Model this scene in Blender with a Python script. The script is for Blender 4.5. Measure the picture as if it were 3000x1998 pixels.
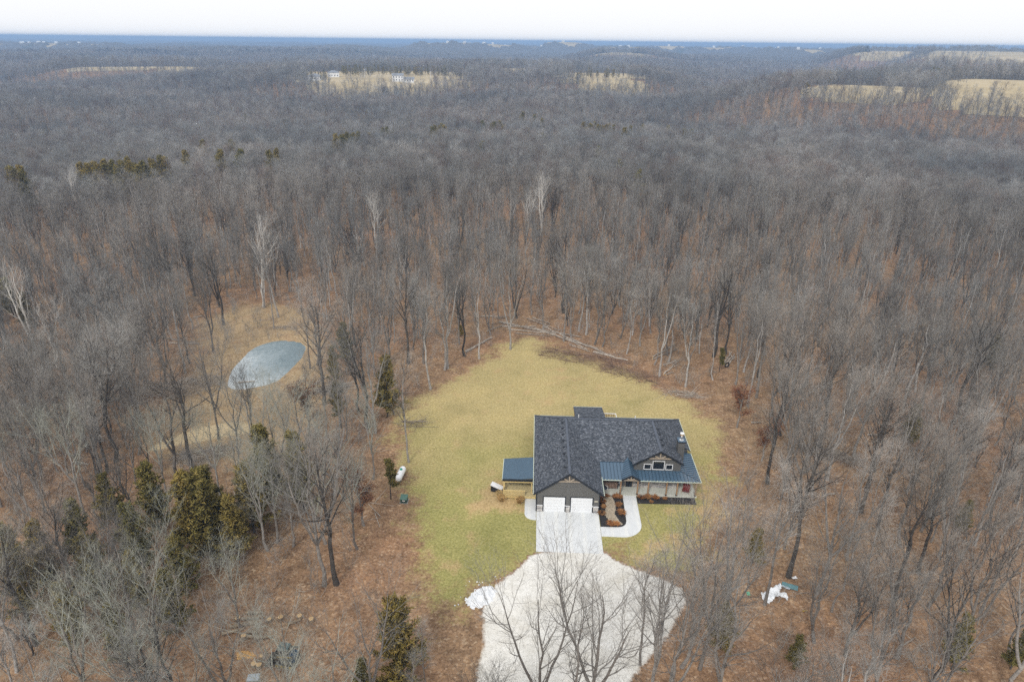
import bpy, bmesh, math, random
import numpy as np
from mathutils import Vector, Matrix, noise as mnoise

for o in list(bpy.data.objects):
    bpy.data.objects.remove(o)
R = math.radians
random.seed(7)
rng = np.random.default_rng(11)
sc = bpy.context.scene
col = sc.collection

# ------------------------------------------------------------------ camera
CAM_H = 55.4
cd = bpy.data.cameras.new('camera')
cam = bpy.data.objects.new('camera', cd)
col.objects.link(cam)
cd.sensor_width = 36.0
cd.lens = 24.0
cd.clip_start = 0.5
cd.clip_end = 90000
_p, _r = R(23.7), R(0.63)
_up0 = Vector((0, math.sin(_p), math.cos(_p)))
_rt0 = Vector((1, 0, 0))
_rt = _rt0 * math.cos(_r) + _up0 * math.sin(_r)
_up = -_rt0 * math.sin(_r) + _up0 * math.cos(_r)
_bk = -Vector((0, math.cos(_p), -math.sin(_p)))
M = Matrix((_rt, _up, _bk)).transposed().to_4x4()
M.translation = Vector((0, 0, CAM_H))
cam.matrix_world = M
sc.camera = cam

# ------------------------------------------------------------------ sky, sun, exposure
SUN_EL, SUN_AZ = 42.0, 200.0          # degrees; azimuth from +Y clockwise
w = bpy.data.worlds.new('World')
sc.world = w
w.use_nodes = True
nt = w.node_tree
nt.nodes.clear()
sky = nt.nodes.new('ShaderNodeTexSky')
sky.sky_type = 'NISHITA'
sky.sun_disc = False
sky.sun_elevation = R(SUN_EL)
sky.sun_rotation = R(SUN_AZ)
sky.air_density = 1.0
sky.dust_density = 4.0
hs = nt.nodes.new('ShaderNodeHueSaturation')
hs.inputs['Saturation'].default_value = 0.35
nt.links.new(sky.outputs[0], hs.inputs['Color'])
mx = nt.nodes.new('ShaderNodeMix')
mx.data_type = 'RGBA'
mx.inputs[0].default_value = 0.92                     # a closed, even cloud deck over the clear sky
mx.inputs[7].default_value = (8.6, 8.65, 8.8, 1)
nt.links.new(hs.outputs[0], mx.inputs[6])
bg = nt.nodes.new('ShaderNodeBackground')
bg.inputs[1].default_value = 0.1
nt.links.new(mx.outputs[2], bg.inputs[0])
wo = nt.nodes.new('ShaderNodeOutputWorld')
nt.links.new(bg.outputs[0], wo.inputs[0])

sl = bpy.data.lights.new('sun', 'SUN')
sl.energy = 1.5
sl.angle = R(11)
sl.color = (1.0, 0.965, 0.91)
sun = bpy.data.objects.new('sun', sl)
col.objects.link(sun)
_sd = Vector((math.sin(R(SUN_AZ)) * math.cos(R(SUN_EL)), math.cos(R(SUN_AZ)) * math.cos(R(SUN_EL)), math.sin(R(SUN_EL))))
sun.rotation_euler = _sd.to_track_quat('Z', 'Y').to_euler()
sun.location = (0, 0, 200)

sc.view_settings.view_transform = 'Standard'
sc.view_settings.look = 'None'
sc.view_settings.exposure = 0.36
sc.view_settings.gamma = 1.0
sc.view_settings.use_curve_mapping = False
sc.render.engine = 'CYCLES'
cy = sc.cycles
cy.max_bounces = 4
cy.diffuse_bounces = 2
cy.glossy_bounces = 2
cy.transmission_bounces = 2
cy.volume_bounces = 1
cy.transparent_max_bounces = 4
cy.use_denoising = False
cy.denoiser = 'OPENIMAGEDENOISE'
cy.denoising_input_passes = 'RGB_ALBEDO_NORMAL'
cy.denoising_prefilter = 'ACCURATE'
cy.caustics_reflective = False
cy.caustics_refractive = False
cy.use_adaptive_sampling = False

# ------------------------------------------------------------------ surveyed layout (metres, camera over the origin, +Y ahead)
HOUSE_O = (3.365, 71.782)
LAWN = [(0.3, 128.8), (5.6, 127.6), (10.6, 123.0), (16.0, 117.2), (21.3, 113.9), (25.4, 110.1), (28.1, 105.9), (31.5, 102.9), (34.5, 97.7), (34.7, 91.0), (33.2, 83.8), (31.3, 77.4), (28.2, 70.9), (25.2, 65.9), (21.6, 62.1), (19.1, 59.9), (15.4, 61.3), (11.6, 62.6), (3.2, 62.5), (1.4, 60.3), (-1.9, 57.0), (-3.7, 54.8), (-6.5, 54.7), (-8.6, 55.6), (-10.1, 59.5), (-11.3, 63.0), (-13.0, 69.3), (-14.3, 75.6), (-16.2, 82.8), (-18.1, 88.6), (-18.8, 95.1), (-17.2, 101.0), (-14.6, 103.3), (-10.6, 109.2), (-5.5, 118.6)]
CLEAR = [(0.3, 131.6), (10.7, 125.2), (21.5, 115.4), (28.4, 107.6), (34.9, 104.5), (37.1, 99.2), (36.7, 91.0), (33.4, 79.5), (29.6, 68.3), (24.1, 60.0), (19.9, 53.0), (16.5, 46.3), (14.3, 38.1), (-4.2, 37.9), (-16.7, 45.9), (-17.8, 52.0), (-18.1, 59.4), (-16.8, 65.2), (-17.8, 73.6), (-18.9, 82.8), (-20.6, 95.1), (-18.4, 104.1), (-10.8, 111.8), (-5.7, 121.6)]
GRAVEL = [(3.1, 64.0), (11.2, 64.1), (11.7, 63.1), (13.5, 61.6), (16.2, 60.2), (18.4, 58.9), (19.3, 57.3), (18.0, 54.8), (16.4, 52.4), (14.6, 50.2), (12.7, 48.1), (10.6, 45.2), (9.6, 38.1), (-2.2, 37.9), (-2.8, 46.0), (-2.8, 47.9), (-2.2, 50.0), (-2.5, 51.6), (-2.3, 53.3), (-2.8, 54.8), (-2.1, 56.0), (-1.5, 58.3), (0.2, 60.0), (1.7, 61.8)]
POND = [(-49.3, 106.2), (-50.2, 108.9), (-50.9, 113.1), (-50.7, 116.4), (-50.6, 119.9), (-50.0, 122.4), (-49.1, 123.5), (-47.8, 124.6), (-46.2, 125.2), (-43.9, 124.9), (-42.1, 124.1), (-40.9, 122.0), (-40.3, 118.2), (-40.7, 114.7), (-41.2, 110.9), (-41.8, 108.2), (-42.8, 106.8), (-44.4, 106.0), (-45.7, 105.4), (-47.1, 104.8), (-48.3, 104.8)]
PONDCLEAR = [(-68.3, 134.4), (-62.1, 148.0), (-45.4, 145.6), (-35.2, 123.9), (-28.9, 99.2), (-29.6, 87.2), (-34.8, 79.8), (-47.8, 79.0), (-54.1, 84.3), (-57.7, 103.1), (-60.8, 117.1)]
TRAIL = [(-53.7, 85.2), (-51.1, 88.7), (-48.0, 91.7), (-44.0, 93.1), (-39.3, 92.8), (-38.5, 91.0), (-41.6, 89.7), (-45.3, 88.0), (-50.0, 86.3), (-52.6, 84.3)]
SNOW = [(-4.9, 55.9), (-4.4, 56.9), (-3.4, 58.2), (-2.2, 58.6), (-1.5, 58.1), (-1.4, 56.7), (-2.0, 55.7), (-3.0, 55.2), (-4.0, 55.3)]
SAWDUST = [(-26.9, 49.1), (-26.4, 49.6), (-25.4, 49.4), (-24.7, 48.9), (-24.8, 48.4), (-25.8, 48.4), (-26.5, 48.2)]
TARP = [(27.5, 57.6), (28.1, 57.9), (28.7, 58.4), (29.4, 58.7), (29.8, 59.0), (30.3, 59.2), (30.3, 58.6), (29.9, 57.9), (30.4, 57.8), (30.5, 57.1), (30.2, 56.5), (29.8, 57.0), (29.6, 57.2), (29.1, 57.0), (28.5, 56.4), (27.9, 56.1), (27.5, 56.3), (27.4, 56.8)]
HEROES = [(-14.0, 104.9, 19, 'pale'), (-11.8, 113.2, 21, 'pale'), (-12.3, 112.5, 17, 'pale'), (-6.2, 117.5, 16, 'pale'), (-0.3, 122.0, 20, 'fork'), (11.4, 142.1, 21, 'dark'), (13.9, 131.6, 19, 'pale'), (15.3, 129.8, 20, 'pale'), (22.3, 120.5, 14, 'pale'), (26.8, 110.9, 19, 'pale'), (29.8, 117.2, 18, 'pale'), (30.6, 106.9, 17, 'pale'), (36.2, 109.8, 13, 'lean'), (38.9, 119.7, 22, 'dark'), (-19.4, 115.2, 20, 'dark'), (-14.6, 82.5, 19, 'slim'), (-18.9, 96.1, 15, 'slim'), (-20.5, 58.3, 21, 'fork'), (-19.2, 58.5, 20, 'dark'), (-22.2, 91.8, 20, 'dark'), (-20.8, 90.3, 18, 'fork'), (39.5, 100.2, 18, 'pale'), (41.9, 103.2, 19, 'bare'), (-58.9, 110.2, 20, 'pale'), (-57.6, 119.5, 17, 'fork'), (-49.7, 131.2, 18, 'slim'), (-50.7, 137.5, 20, 'pale'), (-60.9, 133.1, 19, 'dark'), (-31.0, 99.3, 20, 'dark'), (-44.2, 88.3, 17, 'fork'), (-43.9, 78.7, 21, 'dark'), (-46.1, 78.6, 19, 'bare'), (-38.9, 88.5, 12, 'fork'), (-30.6, 89.1, 14, 'red'), (-76.3, 116.3, 19, 'dark'), (-70.1, 109.9, 19, 'dark'), (-53.9, 83.8, 18, 'bare'), (-56.2, 81.9, 20, 'dark'), (-73.2, 134.1, 20, 'bare'), (-73.9, 140.5, 18, 'dark'), (-55.7, 143.2, 20, 'slim'), (-36.8, 111.9, 18, 'slim'), (-36.0, 113.7, 17, 'bare'), (-39.6, 84.2, 13, 'fork'), (46.4, 87.8, 19, 'dark'), (50.1, 84.6, 20, 'fork'), (53.2, 101.7, 20, 'dark'), (70.8, 95.3, 21, 'dark'), (61.9, 78.6, 17, 'slim'), (37.1, 72.2, 20, 'fork'), (45.4, 72.3, 19, 'dark'), (27.6, 56.2, 20, 'slim'), (31.7, 60.4, 21, 'dark'), (39.6, 63.3, 18, 'slim'), (22.2, 52.9, 17, 'fork'), (18.5, 47.8, 18, 'fork'), (28.2, 65.5, 12, 'slim'), (35.6, 93.2, 11, 'red'), (36.4, 83.9, 10, 'red'), (-18.2, 68.5, 12, 'red'), (-25.8, 64.6, 14, 'bare'), (-24.8, 88.2, 12, 'bare'), (-90.6, 117.1, 18, 'white'), (-56.0, 143.8, 20, 'white'), (8.4, 208.3, 19, 'white'), (3.8, 202.2, 15, 'white'), (-38.8, 189.4, 17, 'white'), (-82.6, 111.4, 14, 'white'), (-144.6, 223.7, 17, 'white'), (2.4, 40.5, 18, 'fork'), (4.6, 40.1, 19, 'slim'), (7.4, 40.7, 19, 'fork'), (12.9, 44.1, 18, 'fork'), (16.8, 48.0, 17, 'bare'), (13.9, 42.4, 16, 'bare'), (12.8, 48.2, 16, 'slim'), (-7.5, 45.2, 10, 'slim'), (-8.0, 41.7, 9, 'slim')]
CEDARS = [(-19.9, 95.3, 11), (-15.7, 73.9, 6.5), (-10.3, 45.5, 11), (-30.8, 72.4, 12), (-26.4, 71.1, 12), (-31.3, 67.0, 10), (-26.4, 91.7, 8), (-36.1, 62.1, 12), (-34.6, 62.7, 12), (-48.6, 68.0, 8), (-50.3, 57.6, 9), (-43.6, 55.7, 9), (-41.0, 59.3, 10), (-33.8, 51.6, 8), (-50.4, 53.7, 8), (-42.8, 49.8, 8), (-37.5, 48.2, 7), (-42.7, 66.8, 10), (-107.1, 135.9, 9), (-99.9, 130.3, 8), (38.2, 113.0, 5), (55.8, 68.4, 5), (43.0, 48.1, 7), (28.3, 62.6, 5), (60.5, 89.0, 7), (89.1, 115.0, 7), (21.2, 50.3, 6), (48.8, 48.2, 5), (-13.2, 44.4, 5), (27.9, 48.3, 4), (-10.4, 128.4, 2.5), (-31.2, 107.2, 7), (-31.3, 115.6, 8), (-35.7, 66.9, 10), (-31.4, 62.2, 9), (-35.3, 56.8, 8), (-48.7, 61.3, 9), (-38.6, 54.3, 8), (-54.3, 58.5, 8), (-178.6, 243.9, 14.5), (-167.4, 234.4, 14.5), (-147.8, 245.9, 14.5), (-146.4, 248.9, 14.5), (-140.6, 245.0, 14.5), (-141.0, 253.8, 14.5), (-132.5, 245.5, 14.5), (-131.2, 252.9, 14.5), (-153.5, 248.5, 14.5), (-158.4, 252.6, 14.5), (-89.4, 366.7, 14.5), (-87.3, 347.0, 14.5), (-84.4, 364.2, 14.5), (-50.2, 433.8, 14.5), (-44.2, 447.1, 14.5), (51.1, 471.4, 14.5), (56.2, 476.7, 14.5), (61.3, 472.6, 14.5), (-175.7, 245.5, 14.5), (-174.6, 240.7, 14.5), (-153.6, 252.9, 14.5), (-154.2, 260.7, 14.5), (-149.4, 257.8, 14.5), (-144.8, 255.0, 14.5), (-149.2, 267.6, 14.5), (-136.4, 249.6, 14.5), (-135.9, 254.9, 14.5), (-136.8, 261.8, 14.5), (-138.1, 271.7, 14.5), (-133.7, 266.1, 14.5), (-150.3, 338.8, 14.5), (-135.2, 334.9, 14.5), (-122.1, 289.3, 14.5), (-117.2, 280.3, 14.5), (-100.0, 293.9, 14.5), (-99.9, 286.2, 14.5), (-95.2, 373.8, 14.5), (-89.6, 363.7, 14.5), (-90.3, 380.6, 14.5), (-85.0, 349.9, 14.5), (-85.5, 387.6, 14.5), (-85.3, 376.3, 14.5), (-50.3, 448.6, 14.5), (-47.4, 464.7, 14.5), (-46.5, 438.3, 14.5), (-78.6, 424.7, 14.5), (-77.6, 430.8, 14.5), (-13.2, 483.3, 14.5), (-15.2, 473.2, 14.5), (-10.0, 493.8, 14.5), (6.1, 557.2, 14.5), (14.7, 542.4, 14.5), (20.3, 519.4, 14.5), (-21.6, 492.4, 14.5), (48.9, 501.0, 14.5), (56.6, 502.0, 14.5), (51.2, 483.4, 14.5), (66.1, 492.7, 14.5), (65.9, 473.1, 14.5), (56.5, 460.6, 14.5), (76.6, 469.7, 14.5), (87.6, 485.3, 14.5), (68.9, 440.5, 14.5), (154.6, 483.3, 14.5), (106.6, 444.5, 14.5), (108.5, 434.6, 14.5), (102.8, 477.4, 14.5), (-135.8, 288.3, 14.5), (-113.9, 290.0, 14.5)]
LOGS = [(-9.0, 120.2, -4.1, 127.4, 0.24), (15.9, 120.9, 22.0, 117.2, 0.24), (2.1, 133.0, 14.2, 128.2, 0.24), (4.8, 132.4, 16.8, 122.1, 0.24), (12.1, 127.1, 19.5, 118.6, 0.24), (-2.9, 135.8, 6.4, 131.1, 0.24), (0.7, 129.9, 8.5, 128.7, 0.15), (3.3, 138.3, 10.4, 131.5, 0.15), (4.4, 138.7, 8.2, 135.4, 0.15), (-2.1, 133.6, 4.9, 133.8, 0.15), (26.8, 117.9, 33.0, 123.2, 0.15), (27.0, 118.8, 32.7, 125.4, 0.15), (28.3, 115.4, 31.8, 117.7, 0.15), (27.6, 111.5, 31.7, 117.5, 0.15), (28.0, 111.3, 29.5, 112.6, 0.15), (11.4, 124.5, 15.2, 121.2, 0.15), (9.6, 130.4, 14.8, 122.1, 0.15), (-5.3, 130.7, -1.3, 135.1, 0.15), (-6.7, 139.5, -1.6, 138.9, 0.15), (-0.7, 131.9, 9.1, 130.1, 0.15), (6.5, 133.9, 12.6, 126.5, 0.15), (39.9, 115.7, 43.3, 120.7, 0.18), (40.1, 115.1, 43.0, 119.5, 0.18), (39.8, 115.9, 43.0, 121.9, 0.18), (46.0, 96.2, 50.0, 93.5, 0.18), (52.4, 105.3, 56.3, 109.8, 0.18), (53.6, 105.6, 56.7, 109.5, 0.18), (41.6, 75.7, 43.7, 76.1, 0.18), (55.2, 91.3, 57.0, 91.3, 0.18), (72.7, 124.8, 74.9, 124.5, 0.18), (47.7, 91.8, 48.6, 89.7, 0.18), (38.2, 94.6, 39.9, 94.7, 0.18), (41.4, 60.4, 45.6, 61.8, 0.12), (41.6, 75.6, 43.7, 76.0, 0.12), (39.3, 50.5, 41.5, 51.9, 0.12), (-68.3, 97.7, -63.2, 102.3, 0.16), (-68.1, 99.2, -64.2, 101.3, 0.16), (-72.7, 126.3, -61.6, 123.0, 0.16), (-65.5, 90.5, -65.2, 92.2, 0.16), (-61.7, 81.6, -59.6, 81.0, 0.16), (-35.2, 105.1, -32.2, 110.3, 0.16), (-35.0, 106.2, -31.6, 106.9, 0.16), (-48.0, 106.5, -45.2, 107.1, 0.16), (-46.8, 103.8, -44.0, 103.6, 0.16), (-68.7, 136.7, -67.2, 137.6, 0.16), (-67.7, 123.2, -61.6, 123.0, 0.16), (-69.9, 112.3, -69.0, 123.5, 0.16)]
PILELOGS = [(-28.4, 53.2, -25.5, 53.6, 0.17), (-27.5, 54.1, -25.9, 54.2, 0.17), (-28.6, 52.2, -26.0, 52.8, 0.17), (-29.1, 51.3, -27.1, 52.0, 0.17), (-27.3, 51.4, -25.4, 51.6, 0.17), (-26.8, 50.9, -24.9, 51.1, 0.17), (-25.6, 50.8, -23.8, 51.1, 0.17), (-22.9, 52.6, -21.7, 53.3, 0.17), (-28.3, 52.5, -26.3, 52.9, 0.17)]
ROUNDS = [(-28.2, 53.2), (-24.9, 53.1), (-26.7, 50.9), (-20.5, 53.2), (-24.5, 47.6), (-24.0, 47.5), (-23.8, 53.4), (-21.9, 53.6), (-24.0, 48.5)]
SKID = (-21.5, 48.1)
TOTE = (-23.9, 45.8)
TANK = [(-15.3, 77.6), (-15.0, 79.8)]
BOX = (-13.9, 73.5)
FIELDS = [(-15.07, -4.75, 880, 1060, 9.7, 12.2), (-16.06, -10.25, 1500, 1750, 5.4, 1.5), (-30.38, -24.72, 1300, 1335, 9.6, 10.4), (-0.5, 2.16, 1080, 1300, 13.7, 10.3), (4.81, 8.48, 900, 1120, 14.1, 11.7), (32.61, 36.38, 640, 730, 18.6, 27.8), (28.7, 32.05, 900, 1000, 21.3, 22.0), (23.35, 28.49, 690, 715, 20.5, 21.5), (29.71, 36.38, 1900, 2500, 34.3, 41.8), (7.26, 9.26, 2200, 2600, 24.7, 22.4), (25.33, 28.29, 2100, 2600, 35.7, 37.9), (30.69, 35.52, 1000, 1200, 25.0, 24.1)]
BUILD = [(-231.2, 931.8, 14.1, 14, 10, 5, 12, 'hip'), (-238.0, 868.0, 13.3, 16, 12, 4, -5, 'greyhip'), (-139.2, 868.9, 12.4, 13, 9, 6.5, 8, 'two'), (-125.0, 861.0, 12.5, 12, 9, 3.2, 8, 'garage'), (505.3, 863.0, 23.4, 5, 5, 4, 0, 'shed'), (515.2, 833.6, 23.3, 19, 9, 5, 10, 'barn')]
FARHOUSES = [(-1902, 2864, 25.6), (-2050, 3133, 24.0), (-1927, 3005, 26.9), (-2038, 3212, 24.1), (-2011, 3254, 24.3), (-1653, 2816, 26.7), (-290, 3200, 43.4), (-274, 4028, 43.5), (-145, 3456, 39.9), (-104, 3433, 37.3), (-57, 4195, 24.7), (36, 3670, 26.3), (145, 4034, 27.6), (235, 3669, 51.9), (537, 3801, 32.7), (503, 3313, 34.8), (775, 3756, 38.7), (937, 3959, 26.8), (960, 3597, 34.8), (1152, 3769, 37.1), (1290, 3650, 34.5), (1161, 3050, 34.6), (1501, 3662, 32.0), (1572, 3450, 32.6), (1485, 3171, 33.0), (1422, 2901, 33.2)]

# ------------------------------------------------------------------ material helpers
class NT:
    def __init__(s, name):
        s.m = bpy.data.materials.new(name)
        s.m.use_nodes = True
        s.t = s.m.node_tree
        s.t.nodes.clear()
        s.out = s.n('ShaderNodeOutputMaterial')
        s.b = s.n('ShaderNodeBsdfPrincipled')
        s.l(s.b.outputs[0], s.out.inputs[0])
        s.b.inputs['Specular IOR Level'].default_value = 0.25
        s.b.inputs['Roughness'].default_value = 0.85
    def n(s, t, **k):
        x = s.t.nodes.new(t)
        for a, v in k.items():
            setattr(x, a, v)
        return x
    def l(s, a, b):
        s.t.links.new(a, b)
    def put(s, sock, v):
        if isinstance(v, bpy.types.NodeSocket):
            s.l(v, sock)
        elif isinstance(v, (tuple, list)) and len(v) == 3 and sock.type == 'RGBA':
            sock.default_value = (*v, 1)
        else:
            sock.default_value = v
    def pos(s):
        return s.n('ShaderNodeNewGeometry').outputs['Position']
    def obj(s):
        return s.n('ShaderNodeTexCoord').outputs['Object']
    def rand(s):
        return s.n('ShaderNodeObjectInfo').outputs['Random']
    def attr(s, name):
        return s.n('ShaderNodeAttribute', attribute_name=name).outputs['Fac']
    def noise(s, vec, scale, detail=4, rough=0.6, dist=0):
        x = s.n('ShaderNodeTexNoise')
        s.l(vec, x.inputs['Vector'])
        x.inputs['Scale'].default_value = scale
        x.inputs['Detail'].default_value = detail
        x.inputs['Roughness'].default_value = rough
        x.inputs['Distortion'].default_value = dist
        return x.outputs['Fac']
    def voro(s, vec, scale, feature='F1', out='Color'):
        x = s.n('ShaderNodeTexVoronoi', feature=feature)
        s.l(vec, x.inputs['Vector'])
        x.inputs['Scale'].default_value = scale
        return x.outputs[out]
    def ramp(s, f, stops):
        x = s.n('ShaderNodeValToRGB')
        s.put(x.inputs[0], f)
        e = x.color_ramp.elements
        while len(e) < len(stops):
            e.new(0.5)
        for i, (p, c) in enumerate(stops):
            e[i].position = p
            e[i].color = (*c, 1) if isinstance(c, (tuple, list)) else (c, c, c, 1)
        return x.outputs[0]
    def mix(s, f, a, b, bt='MIX'):
        x = s.n('ShaderNodeMix', data_type='RGBA', blend_type=bt)
        s.put(x.inputs[0], f)
        s.put(x.inputs[6], a)
        s.put(x.inputs[7], b)
        return x.outputs[2]
    def math(s, op, a, b=0.0, c=0.0):
        x = s.n('ShaderNodeMath', operation=op)
        s.put(x.inputs[0], a)
        s.put(x.inputs[1], b)
        s.put(x.inputs[2], c)
        return x.outputs[0]
    def vmul(s, v, k):
        x = s.n('ShaderNodeVectorMath', operation='MULTIPLY')
        s.l(v, x.inputs[0])
        x.inputs[1].default_value = k
        return x.outputs[0]
    def smooth(s, f, a, b):
        x = s.n('ShaderNodeMapRange', interpolation_type='SMOOTHSTEP')
        s.put(x.inputs[0], f)
        x.inputs[1].default_value = a
        x.inputs[2].default_value = b
        return x.outputs[0]
    def bump(s, h, strength=0.4, dist=0.05):
        x = s.n('ShaderNodeBump')
        s.l(h, x.inputs['Height'])
        x.inputs['Strength'].default_value = strength
        x.inputs['Distance'].default_value = dist
        s.l(x.outputs[0], s.b.inputs['Normal'])
    def done(s, colour, rough=None, metal=None, spec=None):
        s.put(s.b.inputs['Base Color'], colour)
        if rough is not None:
            s.put(s.b.inputs['Roughness'], rough)
        if metal is not None:
            s.b.inputs['Metallic'].default_value = metal
        if spec is not None:
            s.b.inputs['Specular IOR Level'].default_value = spec
        return s.m

MAT = {}
def plain(name, c, rough=0.7, metal=0.0, spec=0.3, var=0.12, scale=3.0):
    """one paint / board / metal colour with a little wear"""
    t = NT(name)
    f = t.noise(t.pos(), scale, 5, 0.65)
    lo = tuple(x * (1 - var) for x in c)
    hi = tuple(min(1, x * (1 + var)) for x in c)
    MAT[name] = t.done(t.ramp(f, [(0.3, lo), (0.7, hi)]), rough, metal, spec)
    return MAT[name]

def leaf_colour(t, P):
    """fallen oak leaves: flecks of tan, rust and dark"""
    big = t.noise(P, 0.035, 4, 0.6)
    mid = t.noise(P, 0.45, 5, 0.65)
    fine = t.noise(P, 3.2, 5, 0.75)
    cell = t.voro(P, 4.2)
    sep = t.n('ShaderNodeSeparateColor')
    t.l(cell, sep.inputs[0])
    c1 = t.ramp(fine, [(0.28, (0.088, 0.056, 0.037)), (0.46, (0.228, 0.146, 0.093)), (0.6, (0.325, 0.212, 0.136)), (0.75, (0.47, 0.34, 0.235))])
    c2 = t.ramp(sep.outputs[0], [(0.0, (0.135, 0.079, 0.047)), (0.5, (0.30, 0.185, 0.11)), (0.86, (0.38, 0.237, 0.142)), (1.0, (0.58, 0.45, 0.325))])
    c = t.mix(0.45, c1, c2)
    c = t.mix(1.0, c, t.ramp(mid, [(0.3, (0.62, 0.60, 0.58)), (0.5, (1.0, 1.0, 1.0)), (0.7, (1.3, 1.28, 1.22))]), 'MULTIPLY')
    c = t.mix(1.0, c, t.ramp(big, [(0.32, (1.02, 0.93, 0.88)), (0.68, (1.0, 1.06, 1.02))]), 'MULTIPLY')
    return c

# leaf litter on the forest floor, dry grass where the ground opens
t = NT('leaf_litter')
P = t.pos()
c = leaf_colour(t, P)
fine = t.noise(P, 2.6, 5, 0.75)
g = t.ramp(fine, [(0.26, (0.18, 0.125, 0.068)), (0.5, (0.38, 0.277, 0.16)), (0.76, (0.60, 0.465, 0.295))])
m = t.math('ADD', t.attr('dry'), t.math('MULTIPLY', t.math('SUBTRACT', t.noise(P, 0.28, 7, 0.75), 0.5), 1.3))
c = t.mix(t.smooth(m, 0.3, 0.8), c, g)
d = t.ramp(fine, [(0.3, (0.40, 0.30, 0.17)), (0.7, (0.66, 0.54, 0.34))])
m = t.math('ADD', t.attr('dirt'), t.math('MULTIPLY', t.math('SUBTRACT', t.noise(P, 0.6, 5, 0.7), 0.5), 0.6))
c = t.mix(t.smooth(m, 0.4, 0.8), c, d)
t.bump(fine, 0.5, 0.12)
MAT['leaf'] = t.done(c, 0.95, spec=0.1)

# mown winter lawn, leaves gathering towards its edge
t = NT('lawn_grass')
P = t.pos()
leaf = leaf_colour(t, P)
fine = t.noise(P, 3.4, 5, 0.8)
big = t.noise(P, 0.055, 5, 0.6)
mid = t.noise(P, 0.28, 5, 0.65)
ga = t.ramp(fine, [(0.25, (0.18, 0.142, 0.06)), (0.5, (0.415, 0.335, 0.152)), (0.76, (0.65, 0.535, 0.285))])
gb = t.ramp(fine, [(0.25, (0.12, 0.12, 0.036)), (0.5, (0.305, 0.283, 0.1)), (0.76, (0.52, 0.465, 0.2))])
gc = t.ramp(fine, [(0.28, (0.20, 0.135, 0.062)), (0.5, (0.45, 0.325, 0.16)), (0.74, (0.63, 0.48, 0.27))])
sx = t.n('ShaderNodeSeparateXYZ')
t.l(P, sx.inputs[0])
green = t.math('ADD', t.math('MULTIPLY_ADD', t.math('SUBTRACT', 96.0, sx.outputs[1]), 0.016, 0.24), t.math('MULTIPLY', t.math('SUBTRACT', big, 0.5), 1.1))
c = t.mix(t.smooth(green, 0.15, 0.75), ga, gb)
c = t.mix(t.smooth(t.math('ADD', mid, t.attr('worn')), 0.56, 0.8), c, gc)
fl = t.math('ADD', t.attr('lawn'), t.math('MULTIPLY', t.math('SUBTRACT', t.noise(P, 0.2, 8, 0.78), 0.5), 2.1))
fl2 = t.math('ADD', fl, t.math('MULTIPLY', t.math('SUBTRACT', fine, 0.5), 0.7))
c = t.mix(1.0, c, t.ramp(t.noise(P, 0.13, 6, 0.7), [(0.3, (0.80, 0.82, 0.78)), (0.5, (1.0, 1.0, 1.0)), (0.7, (1.12, 1.1, 1.08))]), 'MULTIPLY')
fleck = t.smooth(t.noise(P, 5.5, 4, 0.8), 0.62, 0.70)
c = t.mix(t.math('MULTIPLY', fleck, 0.55), c, leaf)
c = t.mix(t.smooth(fl2, 0.22, 0.72), leaf, c)
t.bump(fine, 0.45, 0.1)
MAT['lawn'] = t.done(c, 0.95, spec=0.1)

# crushed limestone
t = NT('gravel')
P = t.pos()
cell = t.voro(P, 7.0)
sep = t.n('ShaderNodeSeparateColor')
t.l(cell, sep.inputs[0])
c = t.ramp(sep.outputs[0], [(0.0, (0.58, 0.57, 0.54)), (0.25, (0.68, 0.67, 0.64)), (0.8, (0.73, 0.72, 0.69)), (1.0, (0.78, 0.77, 0.745))])
c = t.mix(1.0, c, t.ramp(t.noise(P, 0.22, 5, 0.65), [(0.25, (0.80, 0.765, 0.69)), (0.5, (1.0, 0.985, 0.95)), (0.75, (1.08, 1.08, 1.07))]), 'MULTIPLY')
c = t.mix(t.smooth(t.math('ADD', t.attr('edge'), t.math('MULTIPLY', t.math('SUBTRACT', t.noise(P, 0.9, 6, 0.75), 0.5), 1.3)), 0.15, 0.55), leaf_colour(t, P), c)
t.bump(sep.outputs[0], 0.4, 0.05)
MAT['gravel'] = t.done(c, 0.95, spec=0.15)

# broom-finished concrete with pale tyre tracks
t = NT('concrete')
P = t.obj()
sx = t.n('ShaderNodeSeparateXYZ')
t.l(P, sx.inputs[0])
tr = t.math('ABSOLUTE', t.math('SUBTRACT', t.math('FRACT', t.math('DIVIDE', t.math('ADD', sx.outputs[0], 0.05), 1.72)), 0.5))
tr = t.math('MULTIPLY', t.smooth(tr, 0.2, 0.05), t.noise(P, 0.7, 4, 0.6))
c = t.ramp(t.noise(P, 1.1, 7, 0.7), [(0.3, (0.60, 0.62, 0.63)), (0.7, (0.71, 0.725, 0.725))])
c = t.mix(t.math('MULTIPLY', tr, 0.55), c, (0.84, 0.83, 0.77))
c = t.mix(t.smooth(t.noise(P, 5.0, 3, 0.5), 0.70, 0.76), c, (0.42, 0.38, 0.33))
MAT['concrete'] = t.done(c, 0.8, spec=0.3)

t = NT('porch_concrete')
P = t.pos()
c = t.ramp(t.noise(P, 0.6, 6, 0.7), [(0.3, (0.50, 0.51, 0.44)), (0.7, (0.66, 0.66, 0.60))])
MAT['porch'] = t.done(c, 0.7, spec=0.3)

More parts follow.
